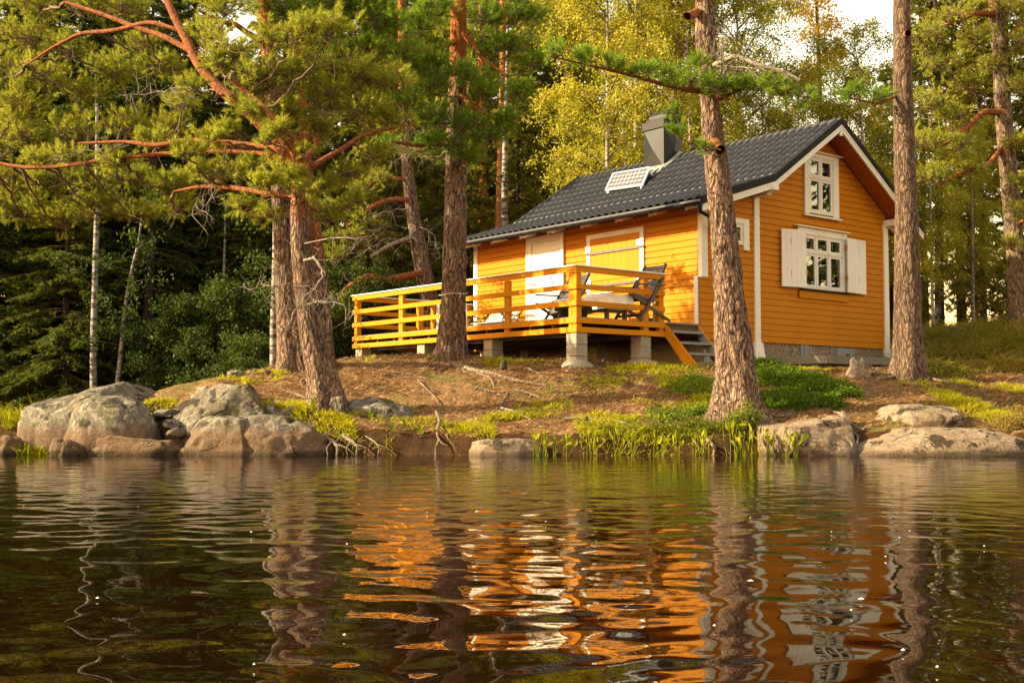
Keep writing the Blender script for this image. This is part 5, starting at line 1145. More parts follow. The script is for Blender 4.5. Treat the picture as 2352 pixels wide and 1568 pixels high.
def spruce(name, h, rad, seed, first=.04, nwh=.31, thin=1.0, trunk_r=None, bare_low=0):
    rg = np.random.default_rng(seed); root = empty(name)
    tr = trunk_r or h * .0095
    pts = [(0, 0, -.3, tr * 1.15), (0, 0, .3, tr), (rg.normal() * .04, rg.normal() * .04, h * .5, tr * .62), (rg.normal() * .05, 0, h * .85, tr * .22), (0, 0, h, .012)]
    V, F = trunk_np(pts, (0, 0, 0), 14, .25, .3, .006, seed); np_mesh('trunk', V, F, M['sprucebark'], root, True)
    B = []; D = []; L = []; lines = []
    z = h * first
    while z < h * .985:
        f = (z - h * first) / (h * (1 - first)); R_ = rad * ((1 - f) ** .80) * (.62 + .38 * min(1, f * 6)) + .10
        nb = int(rg.integers(6, 10))
        for k in range(nb):
            if rg.random() > thin * (1 if f > bare_low else .45): continue
            a = rg.random() * 2 * PI; r = R_ * rg.uniform(.62, 1.12); o = np.array([math.cos(a), math.sin(a), 0])
            dr = -.18 - .55 * (1 - f) + rg.normal() * .1
            p0 = np.array([0, 0, z + rg.normal() * .06]); p1 = p0 + o * r * .5 + np.array([0, 0, r * (.10 + .25 * f + dr * .35)]); p2 = p0 + o * r + np.array([0, 0, r * (dr * .75 + .25 * f)])
            Q = quad_curve(p0, p1, p2, 8); lines.append((Q, np.linspace(.010 + .011 * r, .004, 8)))
            m_ = max(6, int(r * 20)); t = rg.uniform(.12, 1, m_) ** .8
            q = ((1 - t) ** 2)[:, None] * p0 + (2 * t * (1 - t))[:, None] * p1 + (t * t)[:, None] * p2
            sd = np.where(rg.random(m_) < .5, -1, 1)[:, None] * np.cross(o, [0, 0, 1.])[None]
            d = sd * rg.uniform(.3, 1, (m_, 1)) + o * rg.uniform(.3, 1, (m_, 1)) + np.array([0, 0, -1.]) * rg.uniform(.1, 1.0, (m_, 1)) + rg.normal(size=(m_, 3)) * .15
            d /= np.linalg.norm(d, axis=1)[:, None]
            B.append(q); D.append(d); L.append(rg.uniform(.16, .46, m_) * (.5 + .5 * (1 - t)) * (.55 + .45 * min(1, r / 1.5)))
        z += nwh * rg.uniform(.75, 1.25) * (.65 + .35 * (1 - f))
    V, F = tubes_np(lines, 4); np_mesh('branches', V, F, M['twig'], root)
    V = needle_sprays(np.concatenate(B), np.concatenate(D), np.concatenate(L), rg); np_mesh('crown', V, np.arange(len(V)).reshape(-1, 3), M['spruce'], root)
    return root
def broadleaf(name, h, seed, prof, leaf='birchleaf', barkm='birchbark', tr=.10, lean=(0, 0), nl=22, leaves=60, size=(.045, .026), limb_up=.75, droop=.5, start=.25):
    """prof(f): crown radius at height fraction f"""
    rg = np.random.default_rng(seed); root = empty(name)
    T = lambda f: np.array([lean[0] * f * f * h + .05 * h * .12 * math.sin(f * 5 + seed), lean[1] * f * f * h, f * h])
    pts = [(*T(f), tr * (1 - f) ** .8 + .008) for f in np.linspace(0, 1, 9)]; pts[0] = (0, 0, -.3, tr * 1.15)
    V, F = trunk_np(pts, (0, 0, 0), 14, .2, .25, .004, seed); np_mesh('trunk', V, F, M[barkm], root, True)
    lines = []; C = []
    for i in range(nl):
        f = start + (1 - start) * (i + rg.random()) / nl * .97; R_ = prof(f); a = rg.random() * 2 * PI; o = np.array([math.cos(a), math.sin(a), 0])
        p0 = T(f); r = R_ * rg.uniform(.7, 1.1); p2 = p0 + o * r + np.array([0, 0, r * limb_up * rg.uniform(.5, 1.2)]); p1 = p0 + o * r * .45 + np.array([0, 0, r * limb_up * .75])
        Q = quad_curve(p0, p1, p2, 9); lines.append((Q, np.linspace(.012 + .012 * r, .006, 9)))
        for k in range(int(5 + 5 * r)):
            t = rg.uniform(.25, 1); q = (1 - t) ** 2 * p0 + 2 * t * (1 - t) * p1 + t * t * p2; d = rg.normal(size=3); d[2] = d[2] * .5 + .1; d = d / np.linalg.norm(d) + o * .4
            e = q + d * rg.uniform(.3, .75) * (.5 + .25 * r); e2 = e + np.array([d[0] * .15, d[1] * .15, -droop * rg.uniform(.3, 1.0)])
            Q2 = quad_curve(q, e, e2, 7); lines.append((Q2, np.linspace(.007, .0025, 7)))
            n = int(leaves * rg.uniform(.6, 1.3)); tt = rg.uniform(.2, 1, n)[:, None]
            C.append((1 - tt) ** 2 * q + 2 * tt * (1 - tt) * e + tt * tt * e2 + rg.normal(size=(n, 3)) * .105)
    V, F = tubes_np(lines, 4); np_mesh('branches', V, F, M['twig'], root)
    V, F = leafquads(np.concatenate(C), rg, *size); np_mesh('crown', V, F, M[leaf], root)
    return root
def bgpine(name, h, seed, clear=.5, rad=2.0, tr=.17, barkm='redbark', n=34):
    rg = np.random.default_rng(seed); root = empty(name)
    pts = [(0, 0, -.3, tr * 1.1), (0, 0, .4, tr), (rg.normal() * .1, rg.normal() * .1, h * .5, tr * .75), (rg.normal() * .15, 0, h * .85, tr * .4), (0, 0, h, .02)]
    V, F = trunk_np(pts, (0, 0, 0), 16, .2, .25, .008, seed); np_mesh('trunk', V, F, M[barkm], root, True)
    lines = []; P = []; D = []; S = []
    for i in range(n):
        f = clear + (1 - clear) * (i + rg.random()) / n; a = rg.random() * 2 * PI; r = rad * rg.uniform(.4, 1.05) * (1 - ((f - clear) / (1 - clear)) ** 2 * .65)
        p0 = np.array([0, 0, h * f]); o = np.array([math.cos(a), math.sin(a), 0]); c = p0 + o * r + np.array([0, 0, r * rg.uniform(-.1, .35)])
        mid = p0 + o * r * .5 + np.array([0, 0, -.02 * r]); Q = quad_curve(p0, mid, c, 10); lines.append((Q, np.linspace(.02 + .012 * r, .008, 10)))
        l, p_, d_, s_ = pad(c, rg.uniform(.45, .75), rg.uniform(.2, .35), mid, rg, 22, 4, .1); lines += l[::2]; P += p_; D += d_; S += [q * 1.35 for q in s_]
    V, F = tubes_np(lines, 4); np_mesh('branches', V, F, M['twig'], root)
    V, F = tufts_mesh(P, D, S, rg, TUFTS_LO); np_mesh('crown', V, F, M['needle'], root)
    return root
SP = [spruce('spruce_tree', 17, 2.5, 1), spruce('spruce_tree', 15, 2.1, 2, thin=.85), spruce('spruce_tree', 19, 2.3, 3, first=.10, thin=.7, bare_low=.35), spruce('spruce_tree', 11, 2.0, 4)]
cone = lambda R_, p=.8: (lambda f: R_ * max(.08, (1 - f)) ** p * min(1, f * 3.5) + .12)
oval = lambda R_: (lambda f: R_ * math.sqrt(max(.05, 1 - ((f - .55) / .5) ** 2)))
BI = [broadleaf('birch_tree', 14, 11, oval(2.3), nl=34, leaves=64, droop=.8, tr=.11), broadleaf('birch_tree', 12, 12, oval(1.9), nl=30, leaves=62, droop=.9, tr=.09, lean=(.06, 0))]
GO = broadleaf('golden_tree', 15, 13, cone(2.3), 'goldleaf', 'sprucebark', tr=.12, nl=52, leaves=44, limb_up=.15, droop=.35, start=.08)
PI_ = [bgpine('pine_tree', 16, 21, .42, 2.2), bgpine('pine_tree', 15, 22, .55, 1.7, .14)]
AL = broadleaf('alder_bush', 3.6, 14, oval(1.5), 'alderleaf', 'sprucebark', tr=.05, nl=20, leaves=60, size=(.05, .034), droop=.15, start=.12, limb_up=.5)
_used = set()
_rb = random.Random(77)
def plant(proto, xd, Y, label, cat, scale=1.0, group=None, rz=None, name=None, x=None, sz=None, mat=None):
    o = proto if id(proto) not in _used else copy_tree(proto); _used.add(id(proto))
    X = (xd - 1176) / FPX * Y if x is None else x
    o.location = (X, Y, gz(X, Y) - .05); o.rotation_euler = (0, 0, _rb.uniform(0, 6.28) if rz is None else rz); s = scale * _rb.uniform(.97, 1.03); o.scale = (s, s, sz or s)
    for ch in o.children:
        if ch.name.startswith('crown'):
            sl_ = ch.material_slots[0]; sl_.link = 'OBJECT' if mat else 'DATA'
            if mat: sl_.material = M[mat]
    tag(o, label, cat, group); return o
FL = 'dark spruces on the far bank left'
for xd, Y, v, s, lb in ((-30, 29.5, 1, .95, 'dark spruce on the far bank cut by the left picture edge'), (70, 31, 0, 1.0, 'dark spruce on the far bank above the tallest boulder'), (150, 29, 3, 1.0, 'low bushy dark spruce just left of the white birch trunk'), (245, 31.5, 0, .95, 'dark spruce directly behind the white birch trunk'), (335, 30, 2, .9, 'thin tall dark spruce right of the leaning grey sapling'), (400, 32, 1, 1.05, 'dark spruce behind the alder bush, left of it'), (480, 33, 0, 1.0, 'dark spruce towering behind the alder bush'), (560, 31, 1, 1.0, 'dark spruce right of the alder bush, left of the twin pines'), (625, 34, 0, 1.0, 'dark spruce seen just left of the twin pine trunks'),
                        (30, 36, 2, 1.1, 'far tall spruce in the second row at the left edge'), (190, 37, 0, 1.15, 'far tall spruce in the second row behind the birch'), (310, 38, 1, 1.2, 'far spruce in the second row behind the grey sapling'), (430, 38, 2, 1.1, 'far thin spruce in the second row behind the alder'), (530, 39, 0, 1.15, 'far broad spruce in the second row left of the twin pines')):
    plant(SP[v], xd, Y, lb, 'spruce', s, FL, sz=s * (.55 if xd > 450 else .72 if Y < 35 else .85))
for x, Y, v, s, lb in ((-16.5, 30.5, 0, 1.05, 'unseen shore spruce added for shade, first beyond the left edge'), (-18.5, 33.0, 1, 1.1, 'unseen shore spruce added for shade, second beyond the left edge'), (-21, 31.5, 0, 1.1, 'unseen shore spruce added for shade, third beyond the left edge'), (-24.5, 33.0, 2, 1.1, 'unseen shore spruce added for shade, fourth beyond the left edge'), (-19.5, 36.5, 0, 1.1, 'unseen shore spruce added for shade, behind the second one'), (-15.5, 36.0, 1, 1.1, 'unseen shore spruce added for shade, behind the first one'), (-28, 32.0, 0, 1.2, 'unseen shore spruce added for shade, fifth beyond the left edge')):
    plant(SP[v], 0, Y, lb, 'spruce', s, FL, x=x, sz=s * .75)  # out of view, added to throw shade on the far bank trees
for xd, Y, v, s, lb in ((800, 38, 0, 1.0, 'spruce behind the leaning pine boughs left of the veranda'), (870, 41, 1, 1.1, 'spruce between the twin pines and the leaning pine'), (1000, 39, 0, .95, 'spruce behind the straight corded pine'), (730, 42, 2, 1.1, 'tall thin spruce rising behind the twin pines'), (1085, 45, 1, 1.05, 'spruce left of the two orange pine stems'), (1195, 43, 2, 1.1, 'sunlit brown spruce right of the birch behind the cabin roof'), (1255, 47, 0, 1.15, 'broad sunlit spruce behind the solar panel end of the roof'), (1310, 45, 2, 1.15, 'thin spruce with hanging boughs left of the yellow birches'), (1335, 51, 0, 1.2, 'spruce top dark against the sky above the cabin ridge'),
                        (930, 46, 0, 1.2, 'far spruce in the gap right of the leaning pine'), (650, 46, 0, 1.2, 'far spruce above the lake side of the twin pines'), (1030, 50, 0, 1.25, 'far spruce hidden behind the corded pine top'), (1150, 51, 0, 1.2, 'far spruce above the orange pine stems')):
    plant(SP[v], xd, Y, lb, 'spruce', s, 'spruces behind the cabin', mat='spruce_lit')
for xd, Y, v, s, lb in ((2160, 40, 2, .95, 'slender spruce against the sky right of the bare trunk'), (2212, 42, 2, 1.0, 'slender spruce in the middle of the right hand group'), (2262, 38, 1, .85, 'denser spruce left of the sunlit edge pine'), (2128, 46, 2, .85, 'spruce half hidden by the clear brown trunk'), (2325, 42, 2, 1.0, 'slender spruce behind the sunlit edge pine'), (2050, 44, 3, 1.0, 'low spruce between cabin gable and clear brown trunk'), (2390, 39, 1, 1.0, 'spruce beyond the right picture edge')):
    plant(SP[v], xd, Y, lb, 'spruce', s, 'spruces on the right hand hill', mat='spruce_lit')
for xd, Y, v, s, lb in ((1395, 31, 1, .95, 'yellow birch left of the chimney, lowest of the birch group'), (1460, 33, 0, 1.0, 'yellow birch straight behind the chimney'), (1540, 35, 0, 1.12, 'tallest yellow birch with a pale stem right of the chimney'), (1610, 32, 1, 1.05, 'yellow birch half behind the thick bank pine'), (1700, 34, 0, .84, 'green gold birch right of the thick bank pine'), (1765, 36, 1, .70, 'green gold birch above the cabin ridge'), (1965, 38, 1, .68, 'green birch behind the gable peak, right of the golden tree'), (1420, 40, 0, 1.2, 'far pale birch under the left sky gap'), (1845, 35, 1, .72, 'low green birch over the gable peak'), (2010, 33, 1, .75, 'low green birch beside the right gable slope')):
    plant(BI[v], xd, Y, lb, 'birch', s, 'birches behind the cabin')
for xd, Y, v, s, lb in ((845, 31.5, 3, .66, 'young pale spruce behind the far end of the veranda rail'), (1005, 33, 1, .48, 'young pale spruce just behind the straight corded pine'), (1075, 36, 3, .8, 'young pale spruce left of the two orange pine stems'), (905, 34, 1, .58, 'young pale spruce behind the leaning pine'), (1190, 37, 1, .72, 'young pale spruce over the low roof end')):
    plant(SP[v], xd, Y, lb, 'spruce', s, 'spruces behind the cabin', mat='spruce_lit')
for xd, Y, v, s, lb in ((2145, 33, 1, .50, 'young green birch low between the clear brown trunk and the edge pine'), (2240, 35, 0, .46, 'young green birch low beside the sunlit edge pine'), (2065, 34, 1, .52, 'young green birch in the gap between gable and clear brown trunk')):
    plant(BI[v], xd, Y, lb, 'birch', s, 'birches behind the cabin')
plant(GO, 1893, 38, 'golden cone shaped tree standing alone against the white sky', 'tree', 1.02)
plant(GO, 1590, 41, 'golden tree far behind the bank pine', 'tree', .95)
plant(PI_[0], 1113, 36, 'orange stemmed pine, left one of a pair behind the roof end', 'pine tree', .92); plant(PI_[1], 1140, 34.5, 'orange stemmed pine, right thicker one of a pair behind the roof end', 'pine tree', 1.1)
for xd, Y, v, s, lb in ((1180, 50, 0, 1.1, 'far pine over the roof end'), (2245, 45, 1, 1.1, 'far pine left of the sunlit edge pine')):
    plant(PI_[v], xd, Y, lb, 'pine tree', s)
# white stems
def stem(xs, Y, label, mat='birchbark', name='birch_tree', cat='birch', leaf=None):
    pts = px([(x, y, w) for x, y, w in xs], Y); b = Vector(pts[0][:3]); g = gz(b.x, b.y); pts = [(b.x, b.y, g - .2, pts[0][3])] + list(pts); r = empty(name, (b.x, b.y, g)); tag(r, label, cat)
    V, F = trunk_np(pts, (b.x, b.y, g), 16, .1, .2, .003, int(b.x * 7) % 97 + 3); np_mesh('trunk', V, F, M[mat], r, True)
    rg = np.random.default_rng(int(abs(b.x * 31)) + 5); Q = path_np(pts, 40)[:, :3]; C = []; lines = []
    for k in range(leaf or 14):
        i = rg.integers(14, 40); d = rg.normal(size=3); d[2] = abs(d[2]) * .4; d /= np.linalg.norm(d); e = Q[i] + d * rg.uniform(.5, 1.3); m_ = (Q[i] + e) / 2 + np.array([0, 0, .12]); e2 = quad_curve(Q[i], m_, e, 7); lines.append((e2, np.linspace(.010, .003, 7)))
        t = rg.uniform(.35, 1, (70, 1)); C.append((1 - t) ** 2 * Q[i] + 2 * t * (1 - t) * m_ + t * t * e + rg.normal(size=(70, 3)) * .12)
    V, F = tubes_np(lines, 4); np_mesh('branches', V - np.array([b.x, b.y, g]), F, M['twig'], r)
    V, F = leafquads(np.concatenate(C) - np.array([b.x, b.y, g]), rg, .045, .028); np_mesh('crown', V, F, M['alderleaf'], r); return r
stem([(214, 900, 8), (215, 780, 8), (219, 620, 7), (223, 480, 6), (224, 350, 5), (222, 200, 3)], 27.8, 'white birch trunk on the dark far bank under the pine bough')
stem([(268, 900, 6), (276, 820, 5), (288, 700, 4), (302, 620, 4), (318, 560, 3), (330, 470, 2)], 27.9, 'leaning thin grey sapling right of the white birch trunk', name='grey_sapling', cat='sapling', leaf=20)
stem([(512, 760, 4), (514, 640, 3.5), (516, 560, 3), (518, 470, 2)], 30, 'thinnest white birch stem left of the twin pines')
stem([(628, 850, 9), (629, 740, 9), (631, 660, 8), (633, 560, 7), (632, 430, 5)], 25.5, 'grey birch trunk just behind the left twin pine')
stem([(1158, 640, 9), (1159, 420, 7), (1160, 300, 6), (1164, 180, 4), (1166, 60, 3)], 34, 'slim white birch trunk right of the two orange pine stems')
for xd, Y, s, lb, x in ((430, 28.4, .68, 'green alder bush on the dark far bank, upper large one', None), (500, 27.7, .80, 'green alder bush leaning over the crest grass', None), (590, 26.8, .6, 'small green alder bush left of the twin pine foot', None), (350, 28.2, .6, 'low alder bush behind the tallest boulder', None), (790, 29, .75, 'bright bush left of the veranda corner', None), (850, 29.5, .7, 'green bush behind the veranda rail', None), (700, 27.5, .6, 'bush between the twin pines and the veranda', None)):
    plant(AL, xd, Y, lb, 'bush', s, x=x, name='alder_bush')
# the wood further back reads as one mass
def mass(name, spots, label):
    Vs = []; Fs = []; Ts = []; TF = []; b = 0; tb = 0
    src = [( [c for c in p.children if c.name.startswith('crown')][0].data, [c for c in p.children if c.name.startswith('trunk')][0].data) for p in SP]
    arr = []
    for me, tm in src:
        v = np.empty(len(me.vertices) * 3, np.float32); me.vertices.foreach_get('co', v); v = v.reshape(-1, 3, 3)
        arr.append(v)
    rg = np.random.default_rng(5)
    for x, y, s, k in spots:
        v = arr[k]; v = v[rg.random(len(v)) < .5].reshape(-1, 3); a = rg.random() * 6.28; c_, s_ = math.cos(a), math.sin(a)
        w = np.stack([v[:, 0] * c_ - v[:, 1] * s_, v[:, 0] * s_ + v[:, 1] * c_, v[:, 2]], 1) * s + np.array([x, y, gz(x, y)])
        Vs.append(w)
    V = np.concatenate(Vs); return tag(np_mesh(name, V, np.arange(len(V)).reshape(-1, 3), M['spruce']), label, 'forest', None, 'stuff')
rg = np.random.default_rng(8)
sp_ = [(rg.uniform(-34, 6), rg.uniform(50, 62), rg.uniform(.9, 1.25), int(rg.integers(0, 4))) for _ in range(26)]
sp_ += [(rg.uniform(-40, -24), rg.uniform(33, 50), rg.uniform(.9, 1.2), int(rg.integers(0, 4))) for _ in range(12)]
mass('forest', sp_, 'dark spruce wood closing the view behind the nearer trees')
for x, Y, v, s, lb in ((17.5, 23.5, 1, .7, 'spruce beyond the right picture edge, nearest the cabin'), (21, 26, 3, 1.0, 'spruce beyond the right picture edge, second from the cabin'), (24, 23, 1, .85, 'spruce beyond the right picture edge, standing by the water'), (28, 27.5, 0, .8, 'spruce beyond the right picture edge, on the hill'), (32, 24, 2, .9, 'thin spruce beyond the right picture edge, far along the shore'), (36, 28, 0, .9, 'broad spruce beyond the right picture edge, furthest away')):
    plant(SP[v], 0, Y, lb, 'spruce', s, x=x)
# ------------------------------------------------------------------ small plants, roots, litter
M['grass'] = leafmat('bank_grass', [(.05, (.20, .21, .008)), (.5, (.40, .38, .014)), (.9, (.58, .48, .05))], .5)
M['drygrass'] = leafmat('dry_grass', [(.05, (.16, .13, .03)), (.5, (.30, .22, .06)), (.9, (.42, .31, .12))], .35)
M['berry'] = leafmat('lingonberry_leaves', [(.05, (.040, .085, .006)), (.5, (.105, .165, .010)), (.9, (.24, .27, .022))], .3)
M['heath'] = leafmat('heather_sprigs', [(.05, (.11, .12, .015)), (.45, (.25, .19, .04)), (.8, (.38, .19, .09)), (1, (.44, .23, .17))], .4)
M['reed'] = leafmat('water_plant_leaf', [(.05, (.16, .20, .010)), (.6, (.34, .34, .015)), (.95, (.50, .36, .03))], .45)
M['herb'] = leafmat('herb_leaf', [(.05, (.09, .12, .012)), (.6, (.21, .23, .025)), (.95, (.36, .33, .06))], .4)
M['litter'] = leafmat('needle_litter', [(.05, (.16, .08, .03)), (.5, (.36, .21, .10)), (.95, (.52, .36, .20))], .1)
M['root'] = bark('root_bark', ((.07, .045, .03), (.26, .19, .13), (.45, .36, .27)), (1, 1, 1), 14, amt=.6)
def blades(x, y, h, rg, w=.007, lean=.45):
    n = len(x); z = ground(x, y); B = np.stack([x, y, z - .01], 1); d = rg.normal(size=(n, 3)) * lean; d[:, 2] = 1; d /= np.linalg.norm(d, axis=1)[:, None]
    s = np.cross(d, rg.normal(size=(n, 3))); s /= np.linalg.norm(s, axis=1)[:, None]; h = h[:, None]
    mid = B + d * h * .55; tip = B + d * h + np.concatenate([d[:, :2] * h * .7, -h * .12], 1)
    V = np.stack([B + s * w, B - s * w, mid - s * w * .75, mid + s * w * .75, tip], 1).reshape(-1, 3); b = np.arange(n)[:, None] * 5
    return V, np.concatenate([b + [0, 1, 2], b + [0, 2, 3], b + [3, 2, 4]])
def scatter(patches, rg, hmul=1):
    X = []; Y = []; H = []
    for xd, yd, rx, ry, n, h in patches:      # a patch on the ground seen at pixel xd, yd
        p = gpt(xd, yd); k = max(1, n // 22); cx = p.x + rg.normal(size=k) * rx * .5; cy = p.y + rg.normal(size=k) * ry * .5; i = rg.integers(0, k, n)
        X.append(cx[i] + rg.normal(size=n) * .055); Y.append(cy[i] + rg.normal(size=n) * .055); H.append(h * (.4 + .9 * rg.random(n)) * (.6 + .8 * rg.random(k))[i])
    X = np.concatenate(X); Y = np.concatenate(Y); H = np.concatenate(H); k = land_sd(X, Y) > .03
    return X[k], Y[k], H[k]
rg = np.random.default_rng(40)
def strip(x0, x1, dy0, dy1, n, h, rgk):      # along the lip of the bank
    k = n // 20; cx = rgk.uniform(x0, x1, k); cy = rgk.uniform(dy0, dy1, k); i = rgk.integers(0, k, n)
    return cx[i] + rgk.normal(size=n) * .05, cy[i] + rgk.normal(size=n) * .05, h * (.4 + .9 * rgk.random(n)) * (.5 + 1.0 * rgk.random(k))[i]
PT = [(420, 880, .35, .3, 2600, .10), (500, 870, .4, .3, 3200, .10), (580, 868, .4, .3, 3000, .10), (620, 860, .25, .25, 1500, .09), (450, 850, .4, .3, 2200, .10), (560, 845, .4, .3, 2400, .10), (620, 838, .3, .3, 1500, .1), (640, 955, .25, .15, 1500, .12), (690, 960, .2, .15, 1200, .12), (820, 985, .4, .15, 2200, .11), (760, 970, .25, .12, 1200, .1), (360, 925, .3, .2, 900, .07),
      (1100, 838, .5, .2, 2000, .10), (1000, 828, .35, .2, 1800, .11), (900, 830, .4, .3, 1800, .09), (1180, 836, .5, .2, 1500, .08), (1400, 845, .5, .2, 1800, .10), (1500, 850, .5, .3, 1800, .10), (1560, 845, .4, .2, 1600, .12), (1380, 880, .5, .4, 1400, .07), (1560, 880, .4, .4, 2600, .09), (1600, 930, .35, .3, 2600, .10), (1480, 920, .5, .3, 1600, .08), (1250, 930, .4, .3, 700, .07), (1200, 965, .5, .2, 1600, .09), (1420, 965, .5, .2, 1800, .09),
      (1780, 848, .6, .25, 1800, .08), (1870, 850, .4, .2, 900, .08), (2180, 915, .3, .3, 1600, .10), (2240, 940, .35, .3, 3200, .12), (2300, 965, .3, .25, 2600, .12), (2220, 880, .4, .3, 1300, .09), (2330, 900, .3, .4, 1500, .1), (2050, 930, .3, .2, 500, .07), (2120, 880, .3, .3, 600, .07)]
x, y, h = scatter(PT, rg); a, b, c = strip(-.9, 2.6, 16.30, 16.85, 8000, .080, rg); x = np.concatenate([x, a]); y = np.concatenate([y, b]); h = np.concatenate([h, c])
a, b, c = strip(-.5, 2.7, 16.12, 16.34, 3200, .07, rg); x = np.concatenate([x, a]); y = np.concatenate([y, b]); h = np.concatenate([h, c])
a, b, c = strip(-3.2, -.9, 16.55, 17.0, 3200, .08, rg); x = np.concatenate([x, a]); y = np.concatenate([y, b]); h = np.concatenate([h, c])
a, b, c = strip(-16, -8, 27.4, 28.6, 7000, .45, rg); x = np.concatenate([x, a]); y = np.concatenate([y, b]); h = np.concatenate([h, c])
k = (vnoise(np.stack([x * 1.5, y * 1.5, x * 0], 1), 51) > .36) | (y > 26); x, y, h = x[k], y[k], h[k]; k = rg.random(len(x)) < .78
V, F = blades(x[k], y[k], h[k], rg); tag(np_mesh('grass', V, F, M['grass']), 'short yellow green grass along the bank and crest', 'grass', None, 'stuff')
V, F = blades(x[~k], y[~k], h[~k], rg, .006, .7); tag(np_mesh('dry_grass', V, F, M['drygrass']), 'pale dry grass among the green on the bank', 'grass', None, 'stuff')
# needle litter and small sticks
n = 60000; X = rg.uniform(-4.5, 9, n); Y = 16.3 + rg.random(n) ** .9 * 6; k = (land_sd(X, Y) > .2) & (vnoise(np.stack([X * .9, Y * .9, X * 0], 1), 4) > .32); X, Y = X[k], Y[k]; Z = ground(X, Y) + .008
a = rg.random(len(X)) * PI; L = rg.uniform(.02, .085, len(X))[:, None]; d = np.stack([np.cos(a), np.sin(a), rg.normal(size=len(X)) * .3], 1) * L; s = np.stack([-np.sin(a), np.cos(a), a * 0 + .6], 1) * .0045; B = np.stack([X, Y, Z], 1)
V = np.stack([B - d + s, B - d - s, B + d - s, B + d + s], 1).reshape(-1, 3); tag(np_mesh('pine_litter', V, np.arange(len(V)).reshape(-1, 4), M['litter']), 'fallen pine needles and bits of twig on the bank', 'litter', None, 'stuff')
# lingonberry mound and other low shrubs
def shrub(name, label, patches, mat, leaf, cat, per=1, hgt=.22, seed=1, stemmat='twig'):
    rgk = np.random.default_rng(seed); C = []; lines = []
    for xd, yd, rx, ry, n in patches:
        p = gpt(xd, yd); k = n // 26; cx = p.x + rgk.uniform(-1, 1, k) * rx; cy = p.y + rgk.uniform(-1, 1, k) * ry; g = ground(cx, cy)
        dm = np.clip(1 - ((cx - p.x) / rx) ** 2 * .5 - ((cy - p.y) / ry) ** 2 * .5, .2, 1)
        for i in range(k):
            hh = hgt * dm[i] * rgk.uniform(.55, 1.15); q = np.array([cx[i], cy[i], g[i]]); e = q + np.array([rgk.normal() * .05, rgk.normal() * .05, hh]); lines.append((np.stack([q, e]), np.array([.004, .002])))
            m_ = 26; t = rgk.uniform(.35, 1.05, (m_, 1)); C.append(q + (e - q) * t + rgk.normal(size=(m_, 3)) * np.array([.045, .045, .03]))
    V, F = leafquads(np.concatenate(C), rgk, *leaf); b = V.mean(0); r = empty(name, b); tag(r, label, cat)
    np_mesh('leaves', V - b, F, M[mat], r); V, F = tubes_np(lines, 3); np_mesh('stems', V - b, F, M['twig'], r); return r
shrub('lingonberry_shrub', 'glossy green lingonberry mound between the bank pine and the stump', [(1790, 870, .42, .5, 6000), (1860, 890, .45, .5, 7000), (1800, 920, .35, .35, 5000), (1880, 930, .32, .28, 4200), (1930, 905, .25, .3, 2600), (1760, 850, .3, .3, 2400)], 'berry', (.020, .013), 'shrub', hgt=.20, seed=3)
shrub('lingonberry_shrub', 'low green shrub on the slope left of the bank pine', [(1580, 900, .35, .4, 1500), (1540, 960, .3, .25, 900), (1620, 950, .25, .2, 900), (1610, 880, .25, .3, 900)], 'berry', (.020, .013), 'shrub', hgt=.13, seed=4)
shrub('willow_shrub', 'pale leaved willow shrub at the foot of the bank pine by the water', [(1715, 985, .16, .10, 1300), (1690, 1000, .12, .08, 900)], 'herb', (.022, .009), 'shrub', hgt=.38, seed=5)
shrub('bank_shrub', 'mixed green shrub on the bank edge left of the water plants', [(1560, 1000, .3, .1, 620), (1620, 1005, .25, .1, 700), (1480, 1000, .3, .1, 420)], 'herb', (.022, .009), 'shrub', hgt=.20, seed=6)
shrub('bank_shrub', 'tangled shrub overhanging the dark soil at the right edge', [(2330, 985, .2, .15, 1300), (2345, 960, .2, .2, 1300)], 'heath', (.02, .008), 'shrub', hgt=.22, seed=7)
PTH = [(2180, 790, 1.0, .8, 5500, .30), (2240, 780, 1.0, .8, 6500, .32), (2310, 770, 1.0, .8, 6500, .32), (2300, 800, .8, .8, 5500, .30), (2220, 810, .8, .8, 4500, .28), (2340, 820, .6, .8, 4000, .28), (2150, 825, .5, .6, 2600, .24), (2150, 855, .4, .4, 2000, .16), (2210, 850, .5, .4, 2400, .16), (2340, 850, .4, .5, 2400, .2), (2120, 775, .8, .8, 3500, .28), (2060, 770, .6, .8, 1800, .3)]
x, y, h = scatter(PTH, rg); x = x + rg.normal(size=len(x)) * .10; y = y + rg.normal(size=len(x)) * .10; h = h * (.35 + 1.3 * vnoise(np.stack([x * 2.2, y * 2.2, x * 0], 1), 6)); V, F = blades(x, y, h, rg, .013, .6); tag(np_mesh('heather', V, F, M['heath']), 'brownish heather covering the slope on the right', 'heather', None, 'stuff')
shrub('heather_bush', 'reddish heather bush on the slope under the edge pine', [(2300, 800, .7, .5, 2600), (2340, 790, .5, .5, 1600)], 'heath', (.022, .009), 'shrub', hgt=.42, seed=11)
shrub('heather_bush', 'rounded heather bush right behind the clear brown pine', [(2170, 800, .5, .5, 1800), (2130, 812, .4, .4, 1200)], 'heath', (.022, .009), 'shrub', hgt=.36, seed=12)
shrub('bilberry_shrub', 'green bilberry shrub in the middle of the heather slope', [(2230, 812, .5, .4, 2000)], 'berry', (.02, .013), 'shrub', hgt=.34, seed=13)
